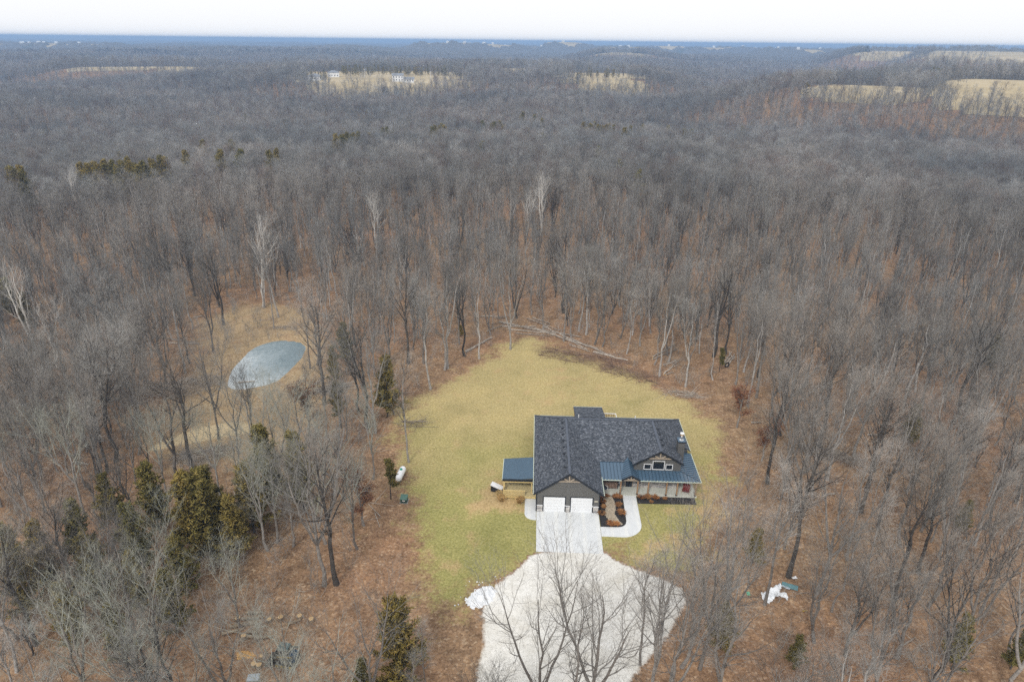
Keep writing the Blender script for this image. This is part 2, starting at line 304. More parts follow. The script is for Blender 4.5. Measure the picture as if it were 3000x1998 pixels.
# pond ice with a bloom of old snow
t = NT('pond_ice')
P = t.pos()
n1 = t.noise(P, 0.11, 6, 0.65, 0.4)
n2 = t.noise(P, 1.4, 6, 0.75)
f = t.math('ADD', t.math('MULTIPLY', n1, 0.6), t.math('MULTIPLY', n2, 0.6))
f = t.math('ADD', f, t.math('MULTIPLY', t.attr('snowy'), 0.45))
c = t.ramp(f, [(0.44, (0.085, 0.135, 0.16)), (0.62, (0.165, 0.22, 0.24)), (0.80, (0.28, 0.335, 0.355)), (1.0, (0.50, 0.55, 0.57))])
MAT['ice'] = t.done(c, t.ramp(f, [(0.45, 0.22), (0.85, 0.6)]), spec=0.45)

# winter pasture far off
t = NT('pasture')
P = t.pos()
c = t.ramp(t.noise(P, 0.02, 6, 0.65), [(0.3, (0.31, 0.245, 0.14)), (0.5, (0.44, 0.355, 0.21)), (0.7, (0.54, 0.45, 0.30))])
MAT['pasture'] = t.done(c, 0.95, spec=0.1)

# asphalt shingles: each tab its own shade
def shingle(name, ax, ay, ka):
    t = NT(name)
    P = t.obj()
    sx = t.n('ShaderNodeSeparateXYZ')
    t.l(P, sx.inputs[0])
    row = t.math('FLOOR', t.math('MULTIPLY', sx.outputs[ay], ka / 0.145))
    rs = t.n('ShaderNodeTexWhiteNoise', noise_dimensions='1D')
    t.l(row, rs.inputs['W'])
    cu = t.math('FLOOR', t.math('ADD', t.math('DIVIDE', sx.outputs[ax], 0.2), t.math('MULTIPLY', rs.outputs[0], 7.0)))
    cm = t.n('ShaderNodeCombineXYZ')
    t.l(cu, cm.inputs[0])
    t.l(row, cm.inputs[1])
    wn = t.n('ShaderNodeTexWhiteNoise', noise_dimensions='2D')
    t.l(cm.outputs[0], wn.inputs['Vector'])
    c = t.ramp(wn.outputs[0], [(0.0, (0.043, 0.049, 0.060)), (0.5, (0.076, 0.085, 0.101)), (0.8, (0.115, 0.126, 0.146)), (1.0, (0.175, 0.188, 0.213))])
    c = t.mix(1.0, c, t.ramp(t.noise(P, 0.5, 4), [(0.3, 0.88), (0.7, 1.12)]), 'MULTIPLY')
    t.bump(wn.outputs[0], 0.5, 0.02)
    MAT[name] = t.done(c, 0.9, spec=0.15)
shingle('shingle_x', 0, 1, 1.12)
shingle('shingle_y', 1, 0, 1.2)
plain('ridge_cap', (0.095, 0.108, 0.135), 0.9, var=0.2)

# lap siding: shadow line under each board
def siding(name, c):
    t = NT(name)
    P = t.obj()
    sx = t.n('ShaderNodeSeparateXYZ')
    t.l(P, sx.inputs[0])
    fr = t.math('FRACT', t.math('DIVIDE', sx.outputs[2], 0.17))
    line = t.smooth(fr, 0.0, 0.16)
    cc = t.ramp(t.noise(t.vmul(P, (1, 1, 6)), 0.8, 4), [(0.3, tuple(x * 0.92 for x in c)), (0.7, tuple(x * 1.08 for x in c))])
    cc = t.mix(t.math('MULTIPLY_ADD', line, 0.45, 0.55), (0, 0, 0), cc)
    t.bump(fr, 0.8, 0.03)
    MAT[name] = t.done(cc, 0.6, spec=0.3)
siding('siding', (0.148, 0.145, 0.138))

plain('metal_roof', (0.062, 0.112, 0.168), 0.38, 0.0, 0.6, 0.06)
plain('shed_metal', (0.10, 0.165, 0.23), 0.4, 0.0, 0.55, 0.06)
plain('metal_seam', (0.028, 0.052, 0.08), 0.5, 0.0, 0.4)
plain('dark_trim', (0.02, 0.024, 0.032), 0.5)
plain('white_trim', (0.78, 0.79, 0.80), 0.5, var=0.04)
plain('door_white', (0.80, 0.815, 0.83), 0.45, var=0.03)
plain('gutter', (0.55, 0.62, 0.55), 0.5)
plain('truss_wood', (0.36, 0.30, 0.235), 0.8)
plain('cedar_post', (0.34, 0.21, 0.115), 0.75, var=0.25)
plain('treated_wood', (0.66, 0.51, 0.235), 0.8, var=0.22, scale=6)
plain('deck_board', (0.62, 0.51, 0.28), 0.85, var=0.25, scale=4)
plain('galvanised', (0.55, 0.57, 0.58), 0.35, 0.8, 0.5)
plain('stucco_soffit', (0.30, 0.28, 0.25), 0.8)
plain('mulch', (0.032, 0.029, 0.028), 0.95, var=0.5, scale=9)
plain('tank_white', (0.82, 0.83, 0.84), 0.35, var=0.03)
plain('tank_green', (0.03, 0.30, 0.20), 0.5)
plain('utility_green', (0.10, 0.19, 0.155), 0.55)
plain('utility_dark', (0.035, 0.075, 0.06), 0.55)
plain('rubber', (0.022, 0.022, 0.024), 0.8)
plain('machine_black', (0.03, 0.032, 0.036), 0.5)
plain('machine_navy', (0.03, 0.06, 0.10), 0.45)
plain('machine_teal', (0.07, 0.12, 0.13), 0.5)
plain('machine_yellow', (0.38, 0.26, 0.04), 0.5)
plain('tote_grey', (0.42, 0.47, 0.52), 0.5)
plain('red_cloth', (0.17, 0.022, 0.02), 0.85)
plain('white_plastic', (0.75, 0.75, 0.76), 0.5)
plain('far_white', (0.76, 0.77, 0.78), 0.6, var=0.05)
plain('far_roof', (0.22, 0.235, 0.255), 0.8)
plain('far_roof_light', (0.62, 0.64, 0.66), 0.6)
plain('plaque', (0.60, 0.56, 0.45), 0.6)
plain('cut_wood', (0.56, 0.38, 0.19), 0.8, var=0.2)
plain('sawdust', (0.50, 0.29, 0.11), 0.95, var=0.3, scale=5)
plain('river_stone', (0.40, 0.34, 0.26), 0.85, var=0.4, scale=5)
plain('teal_sheet', (0.12, 0.24, 0.26), 0.5)
plain('green_sheet', (0.12, 0.50, 0.30), 0.5)
plain('bulb', (0.75, 0.80, 0.66), 0.3)
t = NT('window_glass')
MAT['glass'] = t.done((0.012, 0.014, 0.018), 0.06, spec=0.5)

# stacked stone: every block draws its own colour
t = NT('ledge_stone')
c = t.ramp(t.rand(), [(0.0, (0.20, 0.195, 0.20)), (0.3, (0.43, 0.415, 0.41)), (0.6, (0.55, 0.52, 0.48)), (0.85, (0.64, 0.62, 0.60)), (1.0, (0.34, 0.28, 0.24))])
c = t.mix(1.0, c, t.ramp(t.noise(t.pos(), 6, 5), [(0.3, 0.75), (0.7, 1.2)]), 'MULTIPLY')
MAT['stone'] = t.done(c, 0.9, spec=0.15)

# snow
t = NT('old_snow')
P = t.pos()
c = t.ramp(t.noise(P, 2.4, 6, 0.75), [(0.30, (0.40, 0.39, 0.37)), (0.43, (0.76, 0.78, 0.80)), (0.7, (0.88, 0.89, 0.91))])
t.bump(t.noise(P, 3.0, 5, 0.7), 0.6, 0.15)
MAT['snow'] = t.done(c, 0.8, spec=0.2)
t = NT('white_sheet')
P = t.pos()
c = t.ramp(t.noise(P, 1.6, 6, 0.75, 0.5), [(0.28, (0.30, 0.32, 0.34)), (0.38, (0.74, 0.77, 0.80)), (0.7, (0.86, 0.88, 0.90))])  # grey noise patches paint the shade of creases into the sheet's colour
MAT['tarp'] = t.done(c, 0.45, spec=0.4)

# bark and twigs; each tree shifts between grey, brown and a lilac grey, woods drift slowly over the land
def bark(name, cols, lo=0.75, hi=1.2, drift=True):
    t = NT(name)
    c = t.ramp(t.rand(), [(i / (len(cols) - 1), x) for i, x in enumerate(cols)])
    P = t.pos()
    c = t.mix(1.0, c, t.ramp(t.noise(P, 2.2, 4, 0.7), [(0.3, lo), (0.7, hi)]), 'MULTIPLY')
    if drift:
        c = t.mix(1.0, c, t.ramp(t.noise(P, 0.012, 4, 0.6), [(0.34, (0.62, 0.66, 0.70)), (0.5, (1.0, 0.99, 0.97)), (0.66, (1.32, 1.24, 1.18))]), 'MULTIPLY')
    MAT[name] = t.done(c, 0.95, spec=0.1)
TW = [(0.145, 0.14, 0.128), (0.37, 0.348, 0.318), (0.27, 0.272, 0.262), (0.52, 0.498, 0.465), (0.19, 0.184, 0.165), (0.47, 0.472, 0.455), (0.28, 0.256, 0.228), (0.39, 0.365, 0.33)]
bark('branch', [(0.13, 0.122, 0.112), (0.27, 0.255, 0.235), (0.19, 0.18, 0.167), (0.105, 0.097, 0.089)], .65, 1.2, False)
bark('twig', TW)
bark('far_pale', [(0.27, 0.262, 0.255), (0.34, 0.325, 0.315)], .8, 1.15)
bark('far_rust', [(0.22, 0.165, 0.14), (0.19, 0.15, 0.135)], .8, 1.15)
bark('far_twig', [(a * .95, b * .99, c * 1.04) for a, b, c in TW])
bark('trunk_grey', [(0.22, 0.20, 0.18), (0.34, 0.32, 0.295), (0.26, 0.235, 0.21), (0.17, 0.155, 0.14)], 0.6, 1.25, False)
bark('trunk_dark', [(0.07, 0.063, 0.057), (0.10, 0.09, 0.08)], 0.6, 1.3, False)
bark('trunk_pale', [(0.38, 0.36, 0.335), (0.47, 0.445, 0.415)], 0.6, 1.2, False)
bark('white_bark', [(0.58, 0.55, 0.50), (0.68, 0.65, 0.60)], 0.72, 1.1, False)
bark('lichen_twig', [(0.36, 0.37, 0.31), (0.42, 0.43, 0.37), (0.33, 0.325, 0.28)], 0.7, 1.2, False)
bark('dead_wood', [(0.36, 0.31, 0.255), (0.50, 0.445, 0.38), (0.27, 0.225, 0.185), (0.43, 0.385, 0.335)], 0.55, 1.3, False)
bark('brush', [(0.25, 0.17, 0.13), (0.32, 0.225, 0.175)], 0.6, 1.3, False)
bark('log_bark', [(0.26, 0.195, 0.135), (0.34, 0.27, 0.19)], 0.6, 1.25, False)
def foliage(name, cols):
    t = NT(name)
    P = t.pos()
    c = t.ramp(t.noise(P, 1.1, 4, 0.7), [(0.28 + 0.44 * i / (len(cols) - 1), x) for i, x in enumerate(cols)])
    c = t.mix(1.0, c, t.ramp(t.rand(), [(0, (0.8, 0.85, 0.85)), (1, (1.25, 1.12, 1.0))]), 'MULTIPLY')
    MAT[name] = t.done(c, 0.9, spec=0.1)
foliage('cedar_green', [(0.11, 0.105, 0.036), (0.235, 0.20, 0.064), (0.37, 0.285, 0.095)])
foliage('oak_leaf', [(0.14, 0.066, 0.04), (0.23, 0.112, 0.066), (0.30, 0.172, 0.108)])
foliage('bed_grass', [(0.19, 0.085, 0.035), (0.33, 0.16, 0.065), (0.42, 0.24, 0.11)])
foliage('straw', [(0.34, 0.23, 0.10), (0.52, 0.38, 0.18)])

# canopy of the far woods
t = NT('far_canopy')
P = t.pos()
c = t.ramp(t.noise(P, 0.05, 6, 0.75), [(0.3, (0.085, 0.085, 0.082)), (0.55, (0.14, 0.132, 0.122)), (0.75, (0.19, 0.175, 0.16))])
c = t.mix(t.smooth(t.noise(P, 0.0035, 4, 0.6), 0.60, 0.70), c, (0.055, 0.07, 0.055))
MAT['far_canopy'] = t.done(c, 0.95, spec=0.05)

# ------------------------------------------------------------------ mesh helpers
def mesh_from(name, v, f, mats, smooth=False):
    me = bpy.data.meshes.new(name)
    v = np.asarray(v, dtype=np.float32).reshape(-1, 3)
    if isinstance(f, np.ndarray):
        k = f.shape[1]
        me.vertices.add(len(v))
        me.vertices.foreach_set('co', v.ravel())
        me.loops.add(f.size)
        me.loops.foreach_set('vertex_index', f.astype(np.int32).ravel())
        me.polygons.add(len(f))
        me.polygons.foreach_set('loop_start', np.arange(0, f.size, k, dtype=np.int32))
        me.update(calc_edges=True)
        me.validate()
    else:
        me.from_pydata([tuple(map(float, x)) for x in v], [], [tuple(int(i) for i in q) for q in f])
        me.update()
    for m in (mats if isinstance(mats, (list, tuple)) else [mats]):
        me.materials.append(MAT[m] if isinstance(m, str) else m)
    if smooth:
        me.polygons.foreach_set('use_smooth', [True] * len(me.polygons))
    return me

def link(name, me, parent=None, loc=None, rotz=0.0):
    o = bpy.data.objects.new(name, me)
    col.objects.link(o)
    if parent:
        o.parent = parent
    if loc is not None:
        o.location = loc
    if rotz:
        o.rotation_euler = (0, 0, rotz)
    return o

def tag(o, label=None, cat=None, group=None, kind=None):
    if label: o['label'] = label
    if cat: o['category'] = cat
    if group: o['group'] = group
    if kind: o['kind'] = kind
    return o

def thing(name, label, cat, loc=(0, 0, 0), rotz=0.0, group=None):
    return tag(link(name, None, None, loc, rotz), label, cat, group)

class MB:
    """collects boxes, prisms and tubes into one mesh"""
    def __init__(s):
        s.v, s.f = [], []
    def poly(s, pts, faces):
        k = len(s.v)
        s.v += [tuple(p) for p in pts]
        s.f += [tuple(i + k for i in q) for q in faces]
        return s
    def box(s, x0, x1, y0, y1, z0, z1):
        return s.poly([(x0, y0, z0), (x1, y0, z0), (x1, y1, z0), (x0, y1, z0), (x0, y0, z1), (x1, y0, z1), (x1, y1, z1), (x0, y1, z1)],
                      [(3, 2, 1, 0), (4, 5, 6, 7), (0, 1, 5, 4), (1, 2, 6, 5), (2, 3, 7, 6), (3, 0, 4, 7)])
    def slab(s, pts, th, d=(0, 0, -1)):
        """planar polygon extruded by th along d"""
        n = len(pts)
        q = [tuple(a + b * th for a, b in zip(p, d)) for p in pts]
        return s.poly(list(pts) + q, [tuple(range(n)), tuple(range(2 * n - 1, n - 1, -1))] + [(i, n + i, n + (i + 1) % n, (i + 1) % n) for i in range(n)])
    def bar(s, a, b, w, h=None, up=(0, 0, 1)):
        """square bar from a to b"""
        h = h or w
        a, b = Vector(a), Vector(b)
        d = (b - a).normalized()
        x = d.cross(Vector(up))
        if x.length < 1e-4:
            x = d.cross(Vector((1, 0, 0)))
        x.normalize()
        y = x.cross(d)
        p = []
        for c in (a, b):
            for i, j in ((-1, -1), (1, -1), (1, 1), (-1, 1)):
                p.append(c + x * (i * w / 2) + y * (j * h / 2))
        return s.poly(p, [(0, 1, 2, 3), (7, 6, 5, 4), (0, 4, 5, 1), (1, 5, 6, 2), (2, 6, 7, 3), (3, 7, 4, 0)])
    def tube(s, pts, rad, n=8, caps=True):
        k = len(s.v)
        pts = [Vector(p) for p in pts]
        for i, p in enumerate(pts):
            d = (pts[min(i + 1, len(pts) - 1)] - pts[max(i - 1, 0)]).normalized()
            x = d.orthogonal().normalized()
            if abs(d.z) < 0.95:
                x = d.cross(Vector((0, 0, 1))).normalized()
            y = d.cross(x)
            r = rad[i] if isinstance(rad, (list, tuple)) else rad
            for j in range(n):
                a = 2 * math.pi * j / n
                s.v.append(tuple(p + (x * math.cos(a) + y * math.sin(a)) * r))
        for i in range(len(pts) - 1):
            for j in range(n):
                a, b = k + i * n + j, k + i * n + (j + 1) % n
                s.f.append((a, b, b + n, a + n))
        if caps:
            s.f.append(tuple(k + j for j in range(n - 1, -1, -1)))
            e = k + (len(pts) - 1) * n
            s.f.append(tuple(e + j for j in range(n)))
        return s
    def build(s, name, mat, parent=None, smooth=False, loc=None, rotz=0.0):
        return link(name, mesh_from(name, s.v, s.f, mat, smooth), parent, loc, rotz)

# ------------------------------------------------------------------ land
def sd_poly(P, poly):
    """signed distance, positive inside; P (n,2)"""
    poly = np.asarray(poly, float)
    d = np.full(len(P), 1e9)
    ins = np.zeros(len(P), bool)
    for i in range(len(poly)):
        a, b = poly[i], poly[(i + 1) % len(poly)]
        ab = b - a
        t = np.clip(((P - a) @ ab) / (ab @ ab + 1e-9), 0, 1)
        d = np.minimum(d, np.hypot(*(P - a - t[:, None] * ab).T))
        c = ((a[1] <= P[:, 1]) != (b[1] <= P[:, 1]))
        with np.errstate(divide='ignore', invalid='ignore'):
            x = a[0] + (P[:, 1] - a[1]) * (b[0] - a[0]) / (b[1] - a[1] if b[1] != a[1] else 1e-9)
        ins ^= c & (P[:, 0] < x)
    return np.where(ins, d, -d)
def sstep(x, a, b):
    t = np.clip((x - a) / (b - a), 0, 1)
    return t * t * (3 - 2 * t)
def smoothpoly(poly, it=2):
    p = [np.array(q, float) for q in poly]
    for _ in range(it):
        q = []
        for i in range(len(p)):
            a, b = p[i], p[(i + 1) % len(p)]
            q += [a * 0.75 + b * 0.25, a * 0.25 + b * 0.75]
        p = q
    return [tuple(x) for x in p]
LAWN_S, GRAVEL_S, POND_S = smoothpoly(LAWN), smoothpoly(GRAVEL), smoothpoly(POND, 1)
SNOW_S, SAW_S, TRAIL_S = smoothpoly(SNOW), smoothpoly(SAWDUST), smoothpoly(TRAIL)

_wv = []
_g = np.random.default_rng(5)
for lam, amp in ((420, 3.2), (700, 4.5), (1300, 6.0), (2600, 7.0), (260, 1.4)):
    for _ in range(3):
        a = _g.uniform(0, 2 * math.pi)
        _wv.append((math.cos(a) * 2 * math.pi / lam, math.sin(a) * 2 * math.pi / lam, _g.uniform(0, 6.28), amp / 1.8))

def field_w(x, y, front=75.0, side=170.0, back=320.0, h0=60.0, h1=260.0):
    """blend weight and height of the raised pastures"""
    r = np.hypot(x, y)
    az = np.degrees(np.arctan2(x, y))
    hz = np.zeros_like(r)
    ww = np.zeros_like(r)
    for a0, a1, d0, d1, z0, z1 in FIELDS:
        m = np.degrees(side / max(d0, 1))
        wa = sstep(az, a0 - m, a0) * (1 - sstep(az, a1, a1 + m))
        fr_ = front if front > 100 else front * .6 if d0 > 1200 else front if d0 > 700 else front * .8
        wd = sstep(r, d0 - fr_, d0) * (1 - sstep(r, d1, d1 + back))
        ww_ = wa * wd
        z = z0 + (z1 - z0) * np.clip((r - d0) / (d1 - d0), -0.2, 1.2)
        hz = np.where(ww_ > ww, z, hz)
        ww = np.maximum(ww, ww_)
    for fx, fy, fz in FARHOUSES:
        q = 1 - sstep(np.hypot(x - fx, y - fy), h0, h1)
        hz = np.where(q > ww, fz, hz)
        ww = np.maximum(ww, q)
    return ww, hz
def land(x, y):
    x = np.asarray(x, float)
    y = np.asarray(y, float)
    r = np.hypot(x, y)
    h = np.zeros_like(r)
    for kx, ky, ph, am in _wv:
        h += am * np.sin(kx * x + ky * y + ph)
    h = h * sstep(r, 220, 700) * (1 - 0.5 * sstep(r, 6000, 12000)) - 7.0 * sstep(r, 230, 520) + 5.0 * sstep(r, 1500, 4000)
    ww, hz = field_w(x, y, 130.0)
    h = h * (1 - ww) + hz * ww
    near = r < 200
    if near.any():
        P = np.stack([x[near], y[near]], 1)
        s = sd_poly(P, POND)
        h[near] -= 0.5 * sstep(s, -1.1, 0.35)
        h[near] += 0.35 * np.exp(-((s + 3.5) / 2.2) ** 2)
    return h

def grid_mesh(name, xs, ys, keep, zf, mat, attrs, parent=None):
    X, Y = np.meshgrid(xs, ys)
    P = np.stack([X.ravel(), Y.ravel()], 1)
    nx, ny = len(xs), len(ys)
    i = np.arange(nx * ny).reshape(ny, nx)
    F = np.stack([i[:-1, :-1], i[:-1, 1:], i[1:, 1:], i[1:, :-1]], -1).reshape(-1, 4)
    k = keep(P)
    F = F[k[F].all(1)]
    used = np.unique(F)
    remap = np.full(len(P), -1)
    remap[used] = np.arange(len(used))
    P = P[used]
    V = np.column_stack([P, zf(P)])
    me = mesh_from(name, V, remap[F], mat)
    for an, fn in attrs.items():
        at = me.attributes.new(an, 'FLOAT', 'POINT')
        at.data.foreach_set('value', fn(P).astype(np.float32))
    return tag(link(name, me, parent), kind='structure')

# the ground: one sheet from under the camera to the horizon, rings growing with distance
az = np.radians(np.unique(np.concatenate([np.arange(-60, 60.01, 0.5), np.arange(60, 300, 6.0)])))
rr = [0.0, 12.0]
while rr[-1] < 26000:
    r = rr[-1]
    rr.append(r + (1.1 if 95 < r < 140 else 1.4 if 36 < r < 190 else 4 if r < 40 else max(2.0, r * 0.014)))
rr = np.array(rr)
A, RR = np.meshgrid(az, rr)
X, Y = (np.sin(A) * RR).ravel(), (np.cos(A) * RR).ravel()
na = len(az)
ii = np.arange(len(rr) * na).reshape(len(rr), na)
jn = np.roll(ii, -1, axis=1)
F = np.stack([ii[:-1], ii[1:], jn[1:], jn[:-1]], -1).reshape(-1, 4)
me = mesh_from('ground', np.column_stack([X, Y, land(X, Y)]), F, 'leaf', True)
P2 = np.stack([X, Y], 1)
nearm = np.hypot(X, Y) < 220
dry = np.zeros(len(X))
dirt = np.zeros(len(X))
dry[nearm] = 0.72 * sstep(sd_poly(P2[nearm], PONDCLEAR), -6, 6)
dirt[nearm] = sstep(sd_poly(P2[nearm], TRAIL_S), -1.5, 1.0)
for an, a in (('dry', dry), ('dirt', dirt)):
    q = me.attributes.new(an, 'FLOAT', 'POINT')
    q.data.foreach_set('value', a.astype(np.float32))
ground = tag(link('ground', me), 'brown leaf-littered forest floor running out to the horizon', 'ground', kind='structure')

lx = [p[0] for p in LAWN]
ly = [p[1] for p in LAWN]
worn_spots = [(-2.0, 73.5, 4.0, 0.28), (1.0, 77, 3, 0.2), (17, 63, 5, 0.15), (24, 81, 5, 0.2), (-7, 60, 5, 0.12), (8, 106, 9, 0.12), (27, 71, 6, .25)]
lawn = grid_mesh('lawn', np.arange(min(lx) - 11, max(lx) + 11, 0.8), np.arange(min(ly) - 11, max(ly) + 11, 0.8),
                 lambda P: sd_poly(P, LAWN_S) > -8.0, lambda P: np.full(len(P), 0.03), 'lawn',
                 {'lawn': lambda P: sstep(sd_poly(P, LAWN_S) - 1.5 * sstep(P[:, 0], 18, 30), -6, 8.5), 'worn': lambda P: sum(a * np.exp(-((P[:, 0] - x) ** 2 + (P[:, 1] - y) ** 2) / (s * s)) for x, y, s, a in worn_spots)})
tag(lawn, 'yellow-green winter lawn around the house', 'lawn')
gx = [p[0] for p in GRAVEL]
gy = [p[1] for p in GRAVEL]
def gk(P):
    s = sd_poly(P, GRAVEL_S)
    return s > -0.7
gravel = grid_mesh('gravel_drive', np.arange(min(gx) - 2, max(gx) + 2, 0.4), np.arange(min(gy) - 2, max(gy) + 2, 0.4), gk,
                   lambda P: np.full(len(P), 0.055), 'gravel', {'edge': lambda P: sstep(sd_poly(P, GRAVEL_S), -0.9, 0.9)})
tag(gravel, 'pale crushed stone turnaround below the driveway', 'gravel')
px_ = [p[0] for p in POND]
py_ = [p[1] for p in POND]
pond = grid_mesh('pond', np.arange(min(px_) - 1.5, max(px_) + 1.5, 0.5), np.arange(min(py_) - 1.5, max(py_) + 1.5, 0.5), lambda P: sd_poly(P, POND_S) > -1.2,
                 lambda P: np.full(len(P), -0.2), 'ice', {'snowy': lambda P: sstep(-(P[:, 0] + 46) * 0.5 - (P[:, 1] - 114) * 0.5, -6, 7)})
tag(pond, 'frozen grey-blue pond with patchy snow among bare trees', 'pond')

# pastures on the rises beyond the woods, cut from the ground's own faces
def in_field(x, y):
    x2 = x + 16 * np.sin(x * .031 + y * .017) + 11 * np.sin(x * .083 - y * .061)
    y2 = y + 22 * np.sin(x * .027 - y * .011 + 2) + 14 * np.sin(x * .071 + y * .05)
    ww, _ = field_w(x2, y2, 78.0, 25.0, 30.0, 60.0, 150.0)
    return ww
gw = in_field(X, Y)
gz_ = land(X, Y)
G = np.stack([ii[:-1], ii[1:], jn[1:], jn[:-1]], -1).reshape(-1, 4)
G = G[gw[G].max(1) > .10]
cxy = np.stack([X[G].mean(1), Y[G].mean(1)], 1)
ga_, gr_ = np.degrees(np.arctan2(cxy[:, 0], cxy[:, 1])), np.hypot(*cxy.T)
cost = np.stack([np.maximum(0, np.maximum(f[0] - ga_, ga_ - f[1])) * gr_ / 57.3 + np.maximum(0, np.maximum(f[2] - gr_, gr_ - f[3])) for f in FIELDS], 1)
own = np.where(cost.min(1) < 150, cost.argmin(1), -1)
for k in sorted(set(own.tolist())):
    F = G[own == k]
    u_, inv = np.unique(F, return_inverse=True)
    o = link('field', mesh_from('field', np.column_stack([X[u_], Y[u_], gz_[u_] + .25]), inv.reshape(-1, 4), 'pasture', True))
    tag(o, kind='structure')

# ------------------------------------------------------------------ the house (local frame: x along the front, y to the back, z up)
HYAW = -R(1.9)
def home(name, label=None, cat=None):
    return tag(link(name, None, None, (HOUSE_O[0], HOUSE_O[1], 0.0), HYAW), label, cat)
house = home('house', 'dark grey single-storey house with shingle roof, two white garage doors and covered porch', 'house')
EZ, RZ = 2.95, 6.1
def W3(x, y, z=0.0):
    c, s = math.cos(HYAW), math.sin(HYAW)
    return (HOUSE_O[0] + x * c - y * s, HOUSE_O[1] + x * s + y * c, z)

# walls
def wall(pts, th, d, name='wall', mat='siding'):
    return MB().slab(pts, th, d).build(name, mat, house)
wall([(0, 0, 0), (8, 0, 0), (8, 0, 3.06), (4.05, 0, 5.80), (0, 0, 3.0)], 0.2, (0, 1, 0))
wall([(0, 0.2, 0), (0, 19.1, 0), (0, 19.1, 2.95), (0, 0.2, 2.95)], 0.2, (1, 0, 0))
wall([(0.2, 19.1, 0), (21.1, 19.1, 0), (21.1, 19.1, 2.95), (0.2, 19.1, 2.95)], 0.2, (0, -1, 0))
wall([(21.1, 10.6, 0), (21.1, 18.9, 0), (21.1, 18.9, 2.95), (21.1, 10.6, 2.95)], 0.2, (-1, 0, 0))
wall([(19.2, 10.6, 0), (21.1, 10.6, 0), (21.1, 10.6, 2.9), (19.2, 10.6, 4.1)], 0.2, (0, 1, 0))
wall([(19.2, 5.75, 0), (19.2, 10.6, 0), (19.2, 10.6, 4.2), (19.2, 5.75, 4.2)], 0.2, (-1, 0, 0))
wall([(13.0, 5.95, 2.5), (13.0, 10.2, 2.5), (13.0, 10.2, 4.0), (13.0, 5.95, 4.0)], 0.2, (1, 0, 0))
wall([(7.8, 0.2, 0), (7.8, 6.0, 0), (7.8, 6.0, 3.0), (7.8, 0.2, 3.0)], 0.19, (-1, 0, 0))
wall([(8.0, 5.75, 0.12), (13.0, 5.75, 0.12), (13.0, 5.75, 2.84), (8.0, 5.75, 2.84)], 0.2, (0, 1, 0))
wall([(13.0, 5.75, 0.12), (19.0, 5.75, 0.12), (19.0, 5.75, 4.25), (16.3, 5.75, 5.88), (13.0, 5.75, 3.88)], 0.2, (0, 1, 0))
# corner trim
for x, y, z in ((0.0, -0.02, 2.95), (8.0, -0.02, 2.95)):
    MB().box(x - 0.09 if x < 1 else x - 0.05, x + 0.05 if x < 1 else x + 0.06, y - 0.03, y + 0.1, 0.0, z).build('corner_trim', 'dark_trim', house)

# roof planes
def roofplane(pts, mat, th=0.16):
    o = MB().slab(pts, th).build('roof', mat, house)
    return o
sl_l = (RZ - EZ) / 4.45
FO = -0.32
roof = roofplane([(-.4, FO, EZ), (4.05, FO, RZ), (4.05, 13.4, RZ), (-.4, 19.5, EZ)], 'shingle_y')
roofplane([(4.05, FO, RZ), (8.5, FO, EZ), (8.5, 7.1, EZ), (4.05, 13.4, RZ)], 'shingle_y')
roofplane([(4.05, 13.4, RZ), (8.5, 7.1, EZ), (13.0, 7.1, EZ), (13.0, 9.4, 4.1), (16.3, 13.4, RZ)], 'shingle_x')
wing = roofplane([(16.3, 5.4, RZ), (16.3, 13.4, RZ), (12.75, 9.1, 3.95), (12.75, 5.4, 3.95)], 'shingle_y')
roofplane([(16.3, 5.4, RZ), (19.45, 5.4, 4.19), (19.45, 10.8, 4.19), (21.5, 10.8, EZ), (21.5, 19.5, EZ), (16.3, 13.4, RZ)], 'shingle_y')
roofplane([(-.4, 19.5, EZ), (4.05, 13.4, RZ), (16.3, 13.4, RZ), (21.5, 19.5, EZ)], 'shingle_x')
# lean-to over the back porch
roofplane([(5.65, 17.6, 4.02), (10.15, 17.6, 4.02), (10.15, 22.75, 2.85), (5.65, 22.75, 2.85)], 'shingle_x')
for x in (5.9, 9.9):
    MB().box(x - .07, x + .07, 22.4, 22.54, 0, 2.75).build('back_post', 'cedar_post', house)
# ridge caps
for a, b in (((4.05, FO, RZ), (4.05, 13.4, RZ)), ((4.05, 13.4, RZ), (16.3, 13.4, RZ)), ((16.3, 5.4, RZ), (16.3, 13.4, RZ)),
             ((4.05, 13.4, RZ), (-.4, 19.5, EZ)), ((16.3, 13.4, RZ), (21.5, 19.5, EZ))):
    MB().bar(a, b, 0.30, 0.05).build('ridge_cap', 'ridge_cap', house)
# low slot vents beside the ridges
def vent(x, y, z, along):
    m = MB()
    if along == 'y':
        m.box(x - 0.18, x + 0.18, y - 0.12, y + 0.12, z, z + 0.11)
    else:
        m.box(x - 0.22, x + 0.22, y - 0.14, y + 0.14, z, z + 0.11)
    m.build('roof_vent', 'dark_trim', house)
for i in range(8):
    y = 1.5 + i * 1.6
    vent(3.5, y, RZ - 0.55 * sl_l + .08, 'y')
for i in range(4):
    y = 7.4 + i * 1.35
    vent(16.85, y, RZ - 0.55 * .606 + .08, 'y')
for i in range(8):
    vent(5.6 + i * 1.2, 13.85, RZ - .45 * .52, 'x')
# plumbing stacks
for x, y, z in ((5.9, 14.2, 5.55), (14.0, 14.2, 5.55)):
    MB().tube([(x, y, z), (x, y, z + 0.75)], 0.06, 8).build('vent_pipe', 'white_trim', house)

